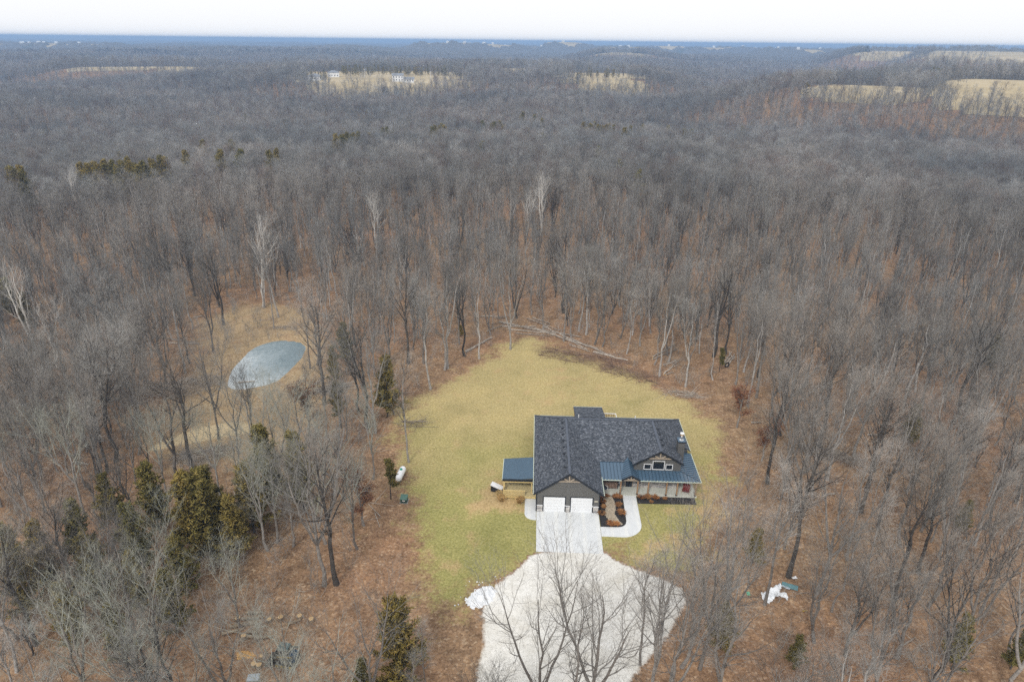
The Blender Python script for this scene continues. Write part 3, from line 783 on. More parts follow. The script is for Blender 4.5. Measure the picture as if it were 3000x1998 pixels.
# gable fascia boards and timber brackets
def fascia(a, b):
    MB().bar(a, b, 0.05, 0.24).build('fascia', 'dark_trim', house)
y = FO - 0.03
fascia((-.42, y, EZ - .1), (4.05, y, RZ - .1)); fascia((4.05, y, RZ - .1), (8.52, y, EZ - .1))
y = 5.37
fascia((12.73, y, 3.85), (16.3, y, RZ - .1)); fascia((16.3, y, RZ - .1), (19.47, y, 4.09))
def bracket(cx, y, pz, half, drop, t=0.16):
    """king post, two raking braces and a collar beam under a gable peak"""
    b = thing_part('gable_truss')
    MB().bar((cx - half, y, pz - drop), (cx + half, y, pz - drop), t, t).build('beam', 'truss_wood', b)
    MB().bar((cx, y, pz - drop + t * .5), (cx, y, pz - 0.25), t, t).build('king_post', 'truss_wood', b)
    for s in (-1, 1):
        MB().bar((cx + s * 0.06, y - .004, pz - drop + .05), (cx + s * half * 0.47, y - .004, pz - drop * .62), t * .9, t * .9).build('brace', 'truss_wood', b)
def thing_part(name):
    o = bpy.data.objects.new(name, None)
    col.objects.link(o)
    o.parent = house
    return o
bracket(4.05, FO + 0.1, RZ - .18, 1.35, 1.05)
bracket(16.3, 5.52, RZ - .18, 1.5, 1.0)

# gutters with a string of bulbs
def gutter(a, b, lights=True):
    a, b = Vector(a), Vector(b)
    g = MB().bar(a, b, 0.07, 0.08).build('gutter', 'gutter', house)
    if lights:
        m = MB()
        n = int((b - a).length / 0.42)
        for i in range(n + 1):
            p = a.lerp(b, i / max(n, 1)) + Vector((0, 0, 0.085))
            m.box(p.x - .035, p.x + .035, p.y - .035, p.y + .035, p.z - .03, p.z + .04)
        tag(m.build('light_string', 'bulb', g), kind='stuff')
gutter((-.46, FO, EZ - .06), (-.46, 19.5, EZ - .06))
gutter((8.56, FO, EZ - .06), (8.56, 3.6, EZ - .06))
gutter((21.56, 10.8, EZ - .06), (21.56, 19.5, EZ - .06))
gutter((-.4, 19.56, EZ - .06), (21.5, 19.56, EZ - .06), False)
gutter((5.65, 22.81, 2.8), (10.15, 22.81, 2.8), False)

# garage doors: five panels each, dark jamb, handle
def garage_door(x0, x1):
    h = 2.3
    d = MB().box(x0, x1, -0.03, 0.02, 0.02, h).build('garage_door', 'white_trim', house)
    n = 5
    for i in range(n):
        z0 = 0.04 + i * (h - 0.05) / n
        MB().box(x0 + .02, x1 - .02, -0.055, -0.033, z0, z0 + (h - .05) / n - 0.035).build('panel', 'door_white', d)
    MB().box(x0 - .12, x0, -0.05, .05, 0, h + .1).build('jamb', 'dark_trim', d)
    MB().box(x1, x1 + .12, -0.05, .05, 0, h + .1).build('jamb', 'dark_trim', d)
    MB().box(x0, x1, -0.05, .05, h, h + .1).build('lintel', 'dark_trim', d)
    MB().box(x1 - .02, x1 + .07, -0.13, -.05, 1.0, 1.16).build('sensor', 'white_trim', d)
garage_door(0.92, 3.62)
garage_door(4.40, 7.12)
MB().box(7.38, 7.82, -0.035, -0.003, 1.72, 1.88).build('number_plaque', 'plaque', house)

# stone piers, stone by stone, under a pale cap
stone_cache = {}
def stone_mesh(w, h, d):
    k = (round(w, 2), round(h, 2))
    if k not in stone_cache:
        b = bmesh.new()
        bmesh.ops.create_cube(b, size=1)
        rr_ = random.Random(len(stone_cache))
        for v in b.verts:
            v.co = Vector((v.co.x * w, v.co.y * d, v.co.z * h)) + Vector([rr_.uniform(-.012, .012) for _ in range(3)])
        me = bpy.data.meshes.new('stone')
        b.to_mesh(me)
        b.free()
        me.materials.append(MAT['stone'])
        stone_cache[k] = me
    return stone_cache[k]
def stonework(x0, x1, y, z0, z1, parent, openings=(), rows=None):
    rows = rows or max(1, round((z1 - z0) / 0.19))
    rh = (z1 - z0) / rows
    r_ = random.Random(int(x0 * 100))
    for i in range(rows):
        x = x0
        while x < x1 - .05:
            wd = r_.choice((0.3, 0.4, 0.5, 0.6))
            if x + wd > x1 - .12:
                wd = x1 - x
            cx, cz = x + wd / 2, z0 + rh * (i + .5)
            if not any(a - wd * .4 < cx < b + wd * .4 and c_ < cz < e_ for a, b, c_, e_ in openings):
                o = link('stone', stone_mesh(wd - .025, rh - .025, 0.12), parent, (cx, y + r_.uniform(-.025, .02), cz))
            x += wd
for x0, x1 in ((0.07, 0.78), (3.76, 4.26), (7.26, 7.92)):
    p = MB().box(x0, x1, -0.09, 0.01, 0.0, 0.99).build('stone_pier', 'stucco_soffit', house)
    stonework(x0, x1, -0.09, 0.01, 0.97, p, rows=6)
    MB().box(x0 - .02, x1 + .02, -0.17, 0.0, 0.99, 1.035).build('cap', 'white_trim', p)

# windows
def window(x0, x1, z0, z1, y, panes=1, name='window'):
    w_ = MB().box(x0, x1, y - .012, y + .02, z0, z1).build(name, 'glass', house)
    f = MB()
    t_ = .085
    f.box(x0 - t_, x0, y - .06, y + .03, z0 - t_, z1 + t_).box(x1, x1 + t_, y - .06, y + .03, z0 - t_, z1 + t_)
    f.box(x0, x1, y - .06, y + .03, z1, z1 + t_).box(x0, x1, y - .06, y + .03, z0 - t_, z0)
    for i in range(1, panes):
        xm = x0 + (x1 - x0) * i / panes
        f.box(xm - .04, xm + .04, y - .055, y + .02, z0, z1)
    f.build('frame', 'white_trim', w_)
Yw = 5.745
window(14.35, 15.2, 3.12, 3.82, Yw)
window(15.5, 16.95, 3.12, 4.32, Yw)
window(17.25, 18.05, 3.12, 3.82, Yw)
window(13.55, 14.35, 1.25, 2.35, Yw - .12)
window(15.0, 16.75, 1.25, 2.35, Yw - .12, 2)
window(17.5, 18.3, 1.25, 2.35, Yw - .12)
sw = MB().box(13.05, 19.15, Yw - .06, Yw + .0, 0.15, 2.45).build('stone_wall', 'stucco_soffit', house)
stonework(13.05, 19.15, Yw - .07, 0.16, 2.44, sw, ((13.45, 14.45, 1.1, 2.45), (14.9, 16.85, 1.1, 2.45), (17.4, 18.4, 1.1, 2.45)), rows=12)
# entry door, dark with sidelights
dr = MB().box(12.05, 12.95, Yw - .05, Yw + .0, 0.15, 2.3).build('front_door', 'dark_trim', house)
MB().box(12.2, 12.8, Yw - .062, Yw - .052, 1.0, 2.1).build('pane', 'glass', dr)
MB().box(12.82, 12.87, Yw - .12, Yw - .05, 1.1, 1.16).build('handle', 'galvanised', dr)
MB().box(11.95, 12.05, Yw - .06, Yw, .15, 2.4).box(12.95, 13.04, Yw - .06, Yw, .15, 2.4).box(12.05, 12.95, Yw - .06, Yw, 2.3, 2.4).build('door_frame', 'truss_wood', dr)
window(9.0, 11.2, 0.75, 2.35, Yw - .01, 2)

# standing-seam porch roof
PE, PEZ = 3.7, 2.62
def mz(y):
    return PEZ + (y - PE) * 0.122
def metal(pts, seams, th=0.06):
    o = MB().slab(pts, th).build('metal_roof', 'metal_roof', house)
    for a, b in seams:
        MB().bar(a, b, 0.045, 0.05).build('seam', 'metal_seam', o)
    return o
metal([(8.55, PE, mz(PE)), (13.0, PE, mz(PE)), (13.0, 7.25, mz(7.25)), (8.55, 7.25, mz(7.25))],
      [((x, PE, mz(PE) + .02), (x, 7.2, mz(7.2) + .02)) for x in np.arange(8.95, 11.3, 0.46)] + [((8.5, 7.2, mz(7.2) + .03), (12.9, 7.2, mz(7.2) + .03))])
metal([(13.0, PE, mz(PE)), (21.55, PE, mz(PE)), (19.2, 5.75, mz(5.75)), (13.0, 5.75, mz(5.75))],
      [((x, PE, mz(PE) + .02), (x, 5.72 if x < 19.2 else 5.75 - (x - 19.2) * 2.05 / 2.35, mz(5.72 if x < 19.2 else 5.75 - (x - 19.2) * 2.05 / 2.35) + .02)) for x in np.arange(13.5, 21.4, 0.46)])
zr = mz(5.75)
def rz(x):
    return PEZ + (21.55 - x) * (zr - PEZ) / 2.35
metal([(21.55, PE, PEZ), (21.55, 10.55, PEZ), (19.2, 10.55, zr), (19.2, 5.75, zr)],
      [((21.5, y, rz(21.5) + .02), (19.22 if y > 5.75 else 19.2 + (5.75 - y) * 2.35 / 2.05, y, rz(19.22 if y > 5.75 else 19.2 + (5.75 - y) * 2.35 / 2.05) + .02)) for y in np.arange(4.2, 10.5, 0.46)] + [((19.2, 5.75, zr + .03), (21.5, 3.74, PEZ + .03))])
# entry gable in the same metal
EP = 3.40
for s in (-1, 1):
    e = 12.4 + s * 1.22
    pts = [(12.4, 3.62, EP), (e, 3.62, PEZ + .02), (e, 5.6, PEZ + .02), (12.4, 8.05, EP)] if s > 0 else [(12.4, 8.05, EP), (e, 7.0, PEZ + .02), (e, 3.62, PEZ + .02), (12.4, 3.62, EP)]
    o = MB().slab(pts, .06).build('entry_roof', 'metal_roof', house)
    for i in range(8):
        y = 3.95 + i * 0.46
        MB().bar((12.4, y + .05, EP + .02), (12.4 + s * 1.2, y, PEZ + .05), 0.045, .05).build('seam', 'metal_seam', o)
bracket(12.4, 3.72, EP - .02, 1.15, 0.78, 0.14)
fascia((11.18, 3.6, PEZ), (12.4, 3.6, EP - .06)); fascia((12.4, 3.6, EP - .06), (13.62, 3.6, PEZ))
gutter((8.62, PE - .06, PEZ - .06), (11.15, PE - .06, PEZ - .06))
gutter((13.65, PE - .06, PEZ - .06), (21.6, PE - .06, PEZ - .06))
gutter((21.61, PE, PEZ - .06), (21.61, 10.55, PEZ - .06))
# porch beam, posts on black shoes
MB().box(8.6, 21.3, 3.95, 4.1, 2.3, 2.52).build('porch_beam', 'cedar_post', house)
MB().box(21.15, 21.3, 4.1, 10.5, 2.3, 2.52).build('porch_beam', 'cedar_post', house)
for x, y in ((11.17, 4.03), (13.41, 4.03), (14.82, 4.03), (17.24, 4.03), (18.64, 4.03), (21.1, 4.03), (21.1, 7.2)):
    p = MB().box(x - .08, x + .08, y - .08, y + .08, .3, 2.3).build('porch_post', 'cedar_post', house)
    MB().box(x - .11, x + .11, y - .11, y + .11, .15, .3).build('shoe', 'dark_trim', p)
# porch slab
MB().slab([(8.02, 3.8, .15), (21.3, 3.8, .15), (21.3, 10.6, .15), (19.2, 10.6, .15), (19.2, 5.74, .15), (8.02, 5.74, .15)], .14).build('porch_floor', 'porch', house)

# chimney chase with metal flue
ch = MB().box(19.05, 19.95, 7.9, 9.0, 2.6, 5.95).build('chimney', 'siding', house)
MB().box(18.98, 20.02, 7.83, 9.07, 5.95, 6.1).build('chase_cover', 'dark_trim', ch)
MB().box(19.0, 20.0, 7.85, 9.05, 6.1, 6.14).build('cover_plate', 'metal_roof', ch)
MB().tube([(19.5, 8.35, 6.14), (19.5, 8.35, 6.9)], 0.15, 14).build('flue', 'galvanised', ch, True)
MB().tube([(19.5, 8.35, 6.14), (19.5, 8.35, 6.2)], 0.27, 14).build('storm_collar', 'white_trim', ch)
MB().tube([(19.5, 8.35, 6.9), (19.5, 8.35, 7.12)], 0.24, 14).build('flue_guard', 'cut_wood', ch)
MB().tube([(19.5, 8.35, 7.12), (19.5, 8.35, 7.22)], 0.28, 14).build('flue_cap', 'white_trim', ch)

# ------------------------------------------------------------------ side deck with ribbed shed roof
deck = home('side_deck', 'treated timber deck with blue-grey ribbed shed roof on the garage side', 'deck')
def dz(x):
    return 2.86 + (x + .5) * 0.09
rf = MB().slab([(-4.55, 3.1, dz(-4.55)), (-.5, 3.1, dz(-.5)), (-.5, 8.1, dz(-.5)), (-4.55, 8.1, dz(-4.55))], .05).build('shed_roof', 'shed_metal', deck)
for y in np.arange(3.2, 8.1, 0.24):
    MB().bar((-4.55, y, dz(-4.55) + .015), (-.5, y, dz(-.5) + .015), .04, .04).build('rib', 'metal_seam', rf)
MB().box(-4.55, -.5, 3.04, 3.1, 2.32, 2.66).build('front_fascia', 'dark_trim', deck)
MB().box(-4.6, -4.52, 3.1, 8.1, 2.36, 2.5).build('side_gutter', 'gutter', deck)
MB().box(-4.5, -.5, 3.12, 3.26, 2.1, 2.32).build('beam', 'treated_wood', deck)
for x, y in ((-4.3, 3.3), (-4.3, 5.6), (-4.3, 7.9), (-.65, 3.3)):
    MB().box(x - .07, x + .07, y - .07, y + .07, 0, 2.3).build('post', 'treated_wood', deck)
pl = mesh_from('plank', MB().box(-.065, .065, 0, 5.6, 0, .035).v, MB().box(-.065, .065, 0, 5.6, 0, .035).f, 'deck_board')
for i, x in enumerate(np.arange(-4.35, -.12, 0.145)):
    link('plank', pl, deck, (float(x), 2.45, 0.42 + 0.004 * (i % 3)))
MB().box(-4.4, -.1, 2.46, 2.52, .12, .40).build('rim_joist', 'treated_wood', deck)
MB().box(-4.4, -4.34, 2.52, 8.0, .12, .40).build('rim_joist', 'treated_wood', deck)
rl = MB().box(-4.35, -1.5, 2.36, 2.46, 1.32, 1.38).build('railing', 'treated_wood', deck)
bl = mesh_from('baluster', MB().box(-.045, .045, -.02, .02, 0, .98).v, MB().box(-.045, .045, -.02, .02, 0, .98).f, 'treated_wood')
for x in np.arange(-4.3, -1.5, 0.135):
    link('baluster', bl, rl, (float(x), 2.41, 0.33))
rl2 = MB().box(-4.42, -4.34, 2.5, 8.0, 1.32, 1.38).build('railing', 'treated_wood', deck)
for y in np.arange(2.6, 8.0, 0.3):
    link('baluster', bl, rl2, (-4.38, float(y), 0.33))

# white-topped bulkhead beside the deck
bk = thing('cellar_bulkhead', 'white sloping bulkhead lid with dark opening beside the side deck', 'bulkhead', W3(-5.25, 4.1), HYAW - R(14))
MB().slab([(-.85, -.45, 1.05), (.75, -.45, .55), (.75, .45, .55), (-.85, .45, 1.05)], .06).build('lid', 'white_plastic', bk)
MB().slab([(-.8, -.42, 0.0), (.72, -.42, 0.0), (.72, -.42, .48), (-.8, -.42, .96)], .05, (0, 1, 0)).build('side', 'rubber', bk)
MB().slab([(-.8, .38, 0.0), (.72, .38, 0.0), (.72, .38, .48), (-.8, .38, .96)], .05, (0, 1, 0)).build('side', 'rubber', bk)

# back steps with timber rail
st = thing('back_deck', 'small timber deck with pale rail behind the house', 'deck', W3(11.1, 20.4), HYAW)
MB().box(-.9, 1.1, -.9, 1.2, .3, .42).build('deck_floor', 'deck_board', st)
MB().box(-.95, 1.15, 1.12, 1.2, 2.38, 2.48).box(1.07, 1.15, -.9, 1.12, 2.38, 2.48).build('rail', 'white_trim', st)
for i in range(8):
    MB().box(-.9 + i * .27, -.78 + i * .27, 1.14, 1.18, .42, 2.38).build('baluster', 'cedar_post', st)
for x, y in ((-.85, -.85), (1.05, -.85), (-.85, 1.1), (1.05, 1.1)):
    MB().box(x - .05, x + .05, y - .05, y + .05, 0, .3 if y < 0 else 2.38).build('post', 'treated_wood', st)

# ------------------------------------------------------------------ concrete drive, walks, planting beds
drive = home('driveway')
tag(drive, 'pale concrete driveway in front of the garage doors', 'driveway', kind='structure')
for i, (x0, x1) in enumerate(((0.02, 3.98), (4.0, 7.98))):
    for j, (y0, y1) in enumerate(((-3.83, -0.02), (-7.7, -3.85))):
        MB().box(x0, x1, y0, y1, -.05, .085 + .002 * i).build('slab', 'concrete', drive)
def walk(name, label, pts, z):
    h_ = home(name, label, 'path')
    h_['kind'] = 'structure'
    MB().slab([(x, y, z) for x, y in pts], .12).build('slab', 'concrete', h_)
def arc(cx, cy, r, a0, a1, n=10):
    return [(cx + r * math.cos(R(a0 + (a1 - a0) * i / n)), cy + r * math.sin(R(a0 + (a1 - a0) * i / n))) for i in range(n + 1)]
walk('side_walk', 'concrete walk beside the garage', [(-1.5, 2.44), (-.1, 2.44), (-.02, -1.85)] + arc(-.25, -.6, 1.25, 270, 180), .08)
walk('front_walk', 'curved concrete walk from the driveway to the porch', [(13.25, 3.78), (11.5, 3.78), (11.4, -1.6)] + arc(10.2, -1.6, 1.15, 0, -90, 8) + [(8.02, -2.78), (8.02, -4.55)] + arc(10.6, -2.0, 2.6, -90, 0, 12), .08)
def bed(name, label, pts):
    h_ = home(name, label, 'planting bed')
    h_['kind'] = 'structure'
    MB().slab([(x, y, .065) for x, y in pts], .05).build('mulch', 'mulch', h_)
bed('planting_bed', 'black mulch bed between garage and front walk', [(8.05, 3.76), (11.48, 3.76), (11.38, -1.6)] + arc(10.2, -1.6, 1.13, 0, -90, 8) + [(8.05, -2.75)])
bed('planting_bed', 'black mulch bed along the porch front', [(13.3, 3.76), (21.0, 3.76), (21.0, 2.35), (13.3, 2.2)])
# dry creek of stones through the first bed
cr = home('dry_creek', 'tan river-stone dry creek winding through the mulch bed', 'rock bed')
cr['kind'] = 'stuff'
m = MB()
r_ = random.Random(4)
for i in range(1500):
    tt = r_.random()
    cx = 9.35 + 0.35 * math.sin(tt * 5.0) + 1.35 * max(0, tt - .62) * 2.4
    cy_ = 3.5 - tt * 5.7
    x = cx + r_.uniform(-.62, .62)
    y = cy_ + r_.uniform(-.1, .1)
    if tt > .8 and x > 11.2: continue
    s = r_.uniform(.05, .13)
    m.poly([(x - s, y, .07), (x, y - s, .07), (x + s, y, .07), (x, y + s, .07), (x + r_.uniform(-.03, .03), y, .09 + s * .9)], [(0, 1, 4), (1, 2, 4), (2, 3, 4), (3, 0, 4)])
m.build('stones', 'river_stone', cr)
# clumps of dried ornamental grass
def clump_mesh(seed, n, rad, h):
    r_ = np.random.default_rng(seed)
    V, F = [], []
    for i in range(n):
        a, q = r_.uniform(0, 6.28), rad * .35 * math.sqrt(r_.random())
        bx, by = q * math.cos(a), q * math.sin(a)
        tx, ty = bx + rad * r_.uniform(.3, 1) * math.cos(a + r_.normal() * .4), by + rad * r_.uniform(.3, 1) * math.sin(a)
        hz = h * r_.uniform(.5, 1)
        w_ = .03
        k = len(V)
        V += [(bx - w_, by, 0), (bx + w_, by, 0), ((bx + tx) / 2 + w_, (by + ty) / 2, hz * .85), ((bx + tx) / 2 - w_, (by + ty) / 2 + w_, hz * .85), (tx, ty, hz * .8)]
        F += [(k, k + 1, k + 2, k + 3), (k + 3, k + 2, k + 4)]
    return V, F
gm = [mesh_from('blades', *clump_mesh(i, 130, .6, .55), 'bed_grass') for i in range(3)]
sm = [mesh_from('blades', *clump_mesh(9 + i, 130, .6, .8), 'straw') for i in range(2)]
beds = [(8.7, 3.3, 1.0), (9.4, 3.45, .7), (10.6, 3.35, 1.0), (11.1, 3.3, .8), (8.75, 2.2, .8), (8.7, 1.1, .8), (8.35, -.35, 1.0), (10.75, 1.5, 1.0), (10.95, -.1, 1.2), (9.4, -2.35, 1.1), (10.1, -2.3, .8), (13.9, 3.3, 1.0), (14.8, 3.4, 1.0), (15.8, 3.35, 1.0), (17.0, 3.3, .7), (15.1, 2.5, .6)]
for i, (x, y, s) in enumerate(beds):
    o = link('ornamental_grass', gm[i % 3], None, W3(x, y, .06), i * 1.3)
    o.scale = (s, s, s)
    far = x > 13
    tag(o, 'dried rust-brown grass clump in the bed along the porch' if far else 'dried rust-brown grass clump in the bed beside the dry creek', 'plant', 'dried grasses along the porch' if far else 'dried grasses beside the dry creek')
for i, (x, y, s) in enumerate(((-4.9, 2.9, 1.1), (-4.6, 1.9, 1.2), (-2.2, 1.6, 1.2), (-1.9, 2.0, .8))):
    o = link('straw_clump', sm[i % 2], None, W3(x, y, .03), i * 1.1)
    o.scale = (s, s, s)
    tag(o, 'straw-coloured grass tuft beside the side deck', 'plant', 'straw tufts around the side deck')

# porch furniture
chair = thing('porch_chair', 'white metal frame chair with dark seat on the porch by the garage', 'chair', W3(9.15, 4.75, .15), HYAW + R(35))
MB().box(-.28, .28, -.28, .28, .38, .43).build('seat', 'machine_navy', chair)
MB().slab([(-.28, .26, .43), (.28, .26, .43), (.28, .42, .98), (-.28, .42, .98)], .04, (0, 1, 0)).build('backrest', 'machine_navy', chair)
for s in (-1, 1):
    MB().bar((s * .3, -.28, 0), (s * .3, -.3, .62), .05).build('leg', 'white_plastic', chair)
    MB().bar((s * .3, .25, 0), (s * .3, .45, 1.0), .05).build('leg', 'white_plastic', chair)
    MB().bar((s * .3, -.32, .63), (s * .3, .34, .63), .06).build('arm', 'white_plastic', chair)
MB().bar((-.3, .45, 1.0), (.3, .45, 1.0), .05).build('top_rail', 'white_plastic', chair)
sw_ = thing('hammock_chair', 'dark red fabric lounge chair on timber frame at the porch end', 'chair', W3(20.1, 5.0, .15), HYAW - R(20))
m = MB()
pr = [(-.5, .95), (-.15, .55), (.3, .42), (.7, .5)]
for (a, za), (b, zb) in zip(pr[:-1], pr[1:]):
    m.slab([(-.45, -a, za), (.45, -a, za), (.45, -b, zb), (-.45, -b, zb)], .06)
m.build('sling', 'red_cloth', sw_)
for s in (-1, 1):
    MB().bar((s * .5, .7, 0), (s * .5, -.6, .6), .06).build('frame', 'truss_wood', sw_)
    MB().bar((s * .5, -.7, 0), (s * .5, .55, 1.05), .06).build('frame', 'truss_wood', sw_)
rk = thing('firewood_rack', 'dark rack of split firewood against the porch wall', 'firewood', W3(10.0, 5.35, .15), HYAW)
MB().box(-.95, .95, -.22, .22, .05, .1).box(-.98, -.92, -.22, .22, .1, 1.2).box(.92, .98, -.22, .22, .1, 1.2).build('rack', 'dark_trim', rk)
for i in range(9):
    for j in range(5):
        MB().tube([(-.8 + i * .2, -.26, .2 + j * .2), (-.8 + i * .2 + .02, .2, .2 + j * .2)], .09, 6).build('split_log', 'brush', rk)
# yard hydrant post
hy = thing('yard_hydrant', 'white capped standpipe beside the house wall behind the shed roof', 'standpipe', W3(-.95, 8.7), 0)
MB().tube([(0, 0, 0), (0, 0, .7)], .05, 8).build('pipe', 'galvanised', hy)
MB().tube([(0, 0, .7), (0, 0, .95)], .09, 8).build('cap', 'white_plastic', hy)

# ------------------------------------------------------------------ yard things
a, b = Vector((*TANK[0], 0)), Vector((*TANK[1], 0))
mid = (a + b) / 2
tk = thing('propane_tank', 'white propane tank with green dome at the lawn edge', 'propane tank', mid, math.atan2((b - a).y, (b - a).x))
pts, rad = [], []
for i in range(7):
    q = i / 6 * math.pi / 2
    pts.append((-1.05 - .47 * math.cos(q), 0, .72)); rad.append(max(.02, .47 * math.sin(q)))
pts.append((1.05, 0, .72)); rad.append(.47)
for i in range(1, 7):
    q = i / 6 * math.pi / 2
    pts.append((1.05 + .47 * math.sin(q), 0, .72)); rad.append(max(.02, .47 * math.cos(q)))
MB().tube(pts, rad, 20).build('vessel', 'tank_white', tk, True)
MB().tube([(.35, 0, 1.12), (.35, 0, 1.25), (.35, 0, 1.33), (.35, 0, 1.37)], [.2, .2, .15, .04], 14).build('dome', 'tank_green', tk, True)
for x in (-.75, .75):
    MB().box(x - .08, x + .08, -.3, .3, 0, .38).build('foot', 'stucco_soffit', tk)
bx = thing('transformer_box', 'green metal utility cabinet with white notice at the lawn edge', 'utility box', (BOX[0], BOX[1], 0), R(-3))
MB().box(-.42, .42, -.42, .42, .0, .62).build('body', 'utility_dark', bx)
MB().slab([(-.46, -.5, .66), (.46, -.5, .66), (.46, .48, .82), (-.46, .48, .82)], .1).build('lid', 'utility_green', bx)
MB().box(-.14, .16, -.435, -.424, .32, .5).build('notice', 'white_plastic', bx)
MB().box(-.55, .55, -.55, .55, -.02, .06).build('pad', 'stucco_soffit', bx)

# old snow pushed off the gravel
sx_, sy_ = [p[0] for p in SNOW], [p[1] for p in SNOW]
xs, ys = np.arange(min(sx_) - 1, max(sx_) + 1, .12), np.arange(min(sy_) - 1, max(sy_) + 1, .12)
def snow_z(P):
    s = sd_poly(P, SNOW_S)
    nz = np.array([mnoise.noise(Vector((p[0] * 1.9, p[1] * 1.9, 0))) + .6 * mnoise.noise(Vector((p[0] * 5, p[1] * 5, 3))) for p in P])
    return .02 + .34 * sstep(s + nz * .45, -.15, 1.1) * (1 + .5 * nz)
so = grid_mesh('snow_pile', xs, ys, lambda P: sd_poly(P, SNOW_S) + np.array([.5 * mnoise.noise(Vector((p[0] * 2.3, p[1] * 2.3, 7))) for p in P]) > -.2, snow_z, 'snow', {})
so['kind'] = 'thing'
tag(so, 'heap of old dirty snow beside the gravel', 'snow pile')
sc_ = MB()
r_ = random.Random(2)
for i in range(120):
    x, y = SNOW[0][0] + r_.uniform(-2, 7), SNOW[0][1] + r_.uniform(-1, 7)
    s_ = float(sd_poly(np.array([[x, y]]), SNOW_S)[0])
    if -1.6 < s_ < -.1:
        s = r_.uniform(.04, .13)
        sc_.poly([(x - s, y, .05), (x, y - s, .05), (x + s, y, .05), (x, y + s, .05), (x, y, .08 + s)], [(0, 1, 4), (1, 2, 4), (2, 3, 4), (3, 0, 4)])
tag(sc_.build('snow_crumbs', 'snow'), 'crumbs of snow scattered round the heap', 'snow', kind='stuff')

# crumpled white sheeting in the woods beyond the gravel
tx_, ty_ = [p[0] for p in TARP], [p[1] for p in TARP]
def tarp_z(P):
    return np.array([.14 + .22 * abs(mnoise.noise(Vector((p[0] * 1.4, p[1] * 1.4, 1)))) * 2 + .12 * mnoise.noise(Vector((p[0] * 4, p[1] * 4, 5))) for p in P])
to = grid_mesh('plastic_sheet', np.arange(min(tx_), max(tx_), .12), np.arange(min(ty_), max(ty_), .12), lambda P: sd_poly(P, TARP) > 0, tarp_z, 'tarp', {})
to['kind'] = 'thing'
tag(to, 'crumpled white plastic sheeting lying among the trees right of the gravel', 'tarp')
cx_, cy_ = sum(tx_) / len(tx_), sum(ty_) / len(ty_)
def scrap(name, label, x, y, w_, h_, rot, mat, cat):
    xs_, ys_ = np.linspace(-w_ / 2, w_ / 2, 9), np.linspace(-h_ / 2, h_ / 2, 6)
    o = grid_mesh(name, xs_, ys_, lambda P: np.ones(len(P), bool), lambda P: np.array([.1 + .16 * abs(mnoise.noise(Vector((p[0] * 2 + x, p[1] * 2, 1)))) for p in P]), mat, {})
    o.location = (x, y, .03)
    o.rotation_euler = (0, 0, rot)
    o['kind'] = 'thing'
    tag(o, label, cat)
scrap('teal_sheet', 'dark teal plastic sheet beside the crumpled white sheeting', cx_ + 2.1, cy_ + 1.3, 1.7, .8, R(-25), 'teal_sheet', 'plastic sheet')
scrap('blue_board', 'narrow pale blue board beside the white sheeting', cx_ + 1.4, cy_ + 1.2, 1.3, .25, R(-35), 'tote_grey', 'board')
scrap('green_scrap', 'small bright green plastic scrap near the gravel edge', cx_ - 2.9, cy_ + .1, .35, .5, 0, 'green_sheet', 'scrap')
scrap('white_bag', 'small white bag beyond the plastic sheeting', cx_ + 3.1, cy_ + 2.6, .6, .35, .3, 'white_plastic', 'bag')
scrap('yellow_board', 'short yellow timber offcut on the leaves beyond the white sheeting', cx_ + 2.4, cy_ - 2.3, .6, .12, .1, 'machine_yellow', 'board')

# sawdust spill and the cut timber by the loader
so = grid_mesh('sawdust', np.arange(min(p[0] for p in SAWDUST) - .5, max(p[0] for p in SAWDUST) + .5, .15), np.arange(min(p[1] for p in SAWDUST) - .5, max(p[1] for p in SAWDUST) + .5, .15),
               lambda P: sd_poly(P, SAW_S) + np.array([.4 * mnoise.noise(Vector((p[0] * 3, p[1] * 3, 0))) for p in P]) > 0, lambda P: .03 + .06 * sstep(sd_poly(P, SAW_S), 0, .8), 'sawdust', {})
so['kind'] = 'stuff'
tag(so, 'spill of orange sawdust beside the loader', 'sawdust')

def log_obj(x0, y0, x1, y1, r, z, label, cat, group, mat='dead_wood', seed=0, name='fallen_log', taper=.55):
    a, b = Vector((x0, y0, 0)), Vector((x1, y1, 0))
    L_ = (b - a).length
    r_ = random.Random(seed)
    t_ = thing(name, label, cat, (x0, y0, z), math.atan2(y1 - y0, x1 - x0), group)
    n = 6
    pts = [(L_ * i / n, r_.uniform(-.02, .02) * L_, r * .9 + r_.uniform(-.2, .2) * r) for i in range(n + 1)]
    MB().tube(pts, [r * (1 - (1 - taper) * i / n) for i in range(n + 1)], 9, False).build('trunk', mat, t_, True)
    for i, s in ((0, -1), (n, 1)):
        p = Vector(pts[i]); rr_ = r * (1 if i == 0 else taper)
        MB().tube([p + Vector((s * .004, 0, 0)), p - Vector((s * .05, 0, 0))], rr_ * .97, 9).build('cut_end', 'cut_wood', t_)
    if L_ > 4 and mat != 'log_bark':
        for k in range(4):
            q = Vector(pts[2 + k]); d = Vector((r_.uniform(.4, 1.6), r_.uniform(-1.5, 1.5), r_.uniform(.1, .9)))
            MB().tube([q, q + d * .6, q + d], [.06, .04, .015], 5).build('stub', mat, t_)
    return t_
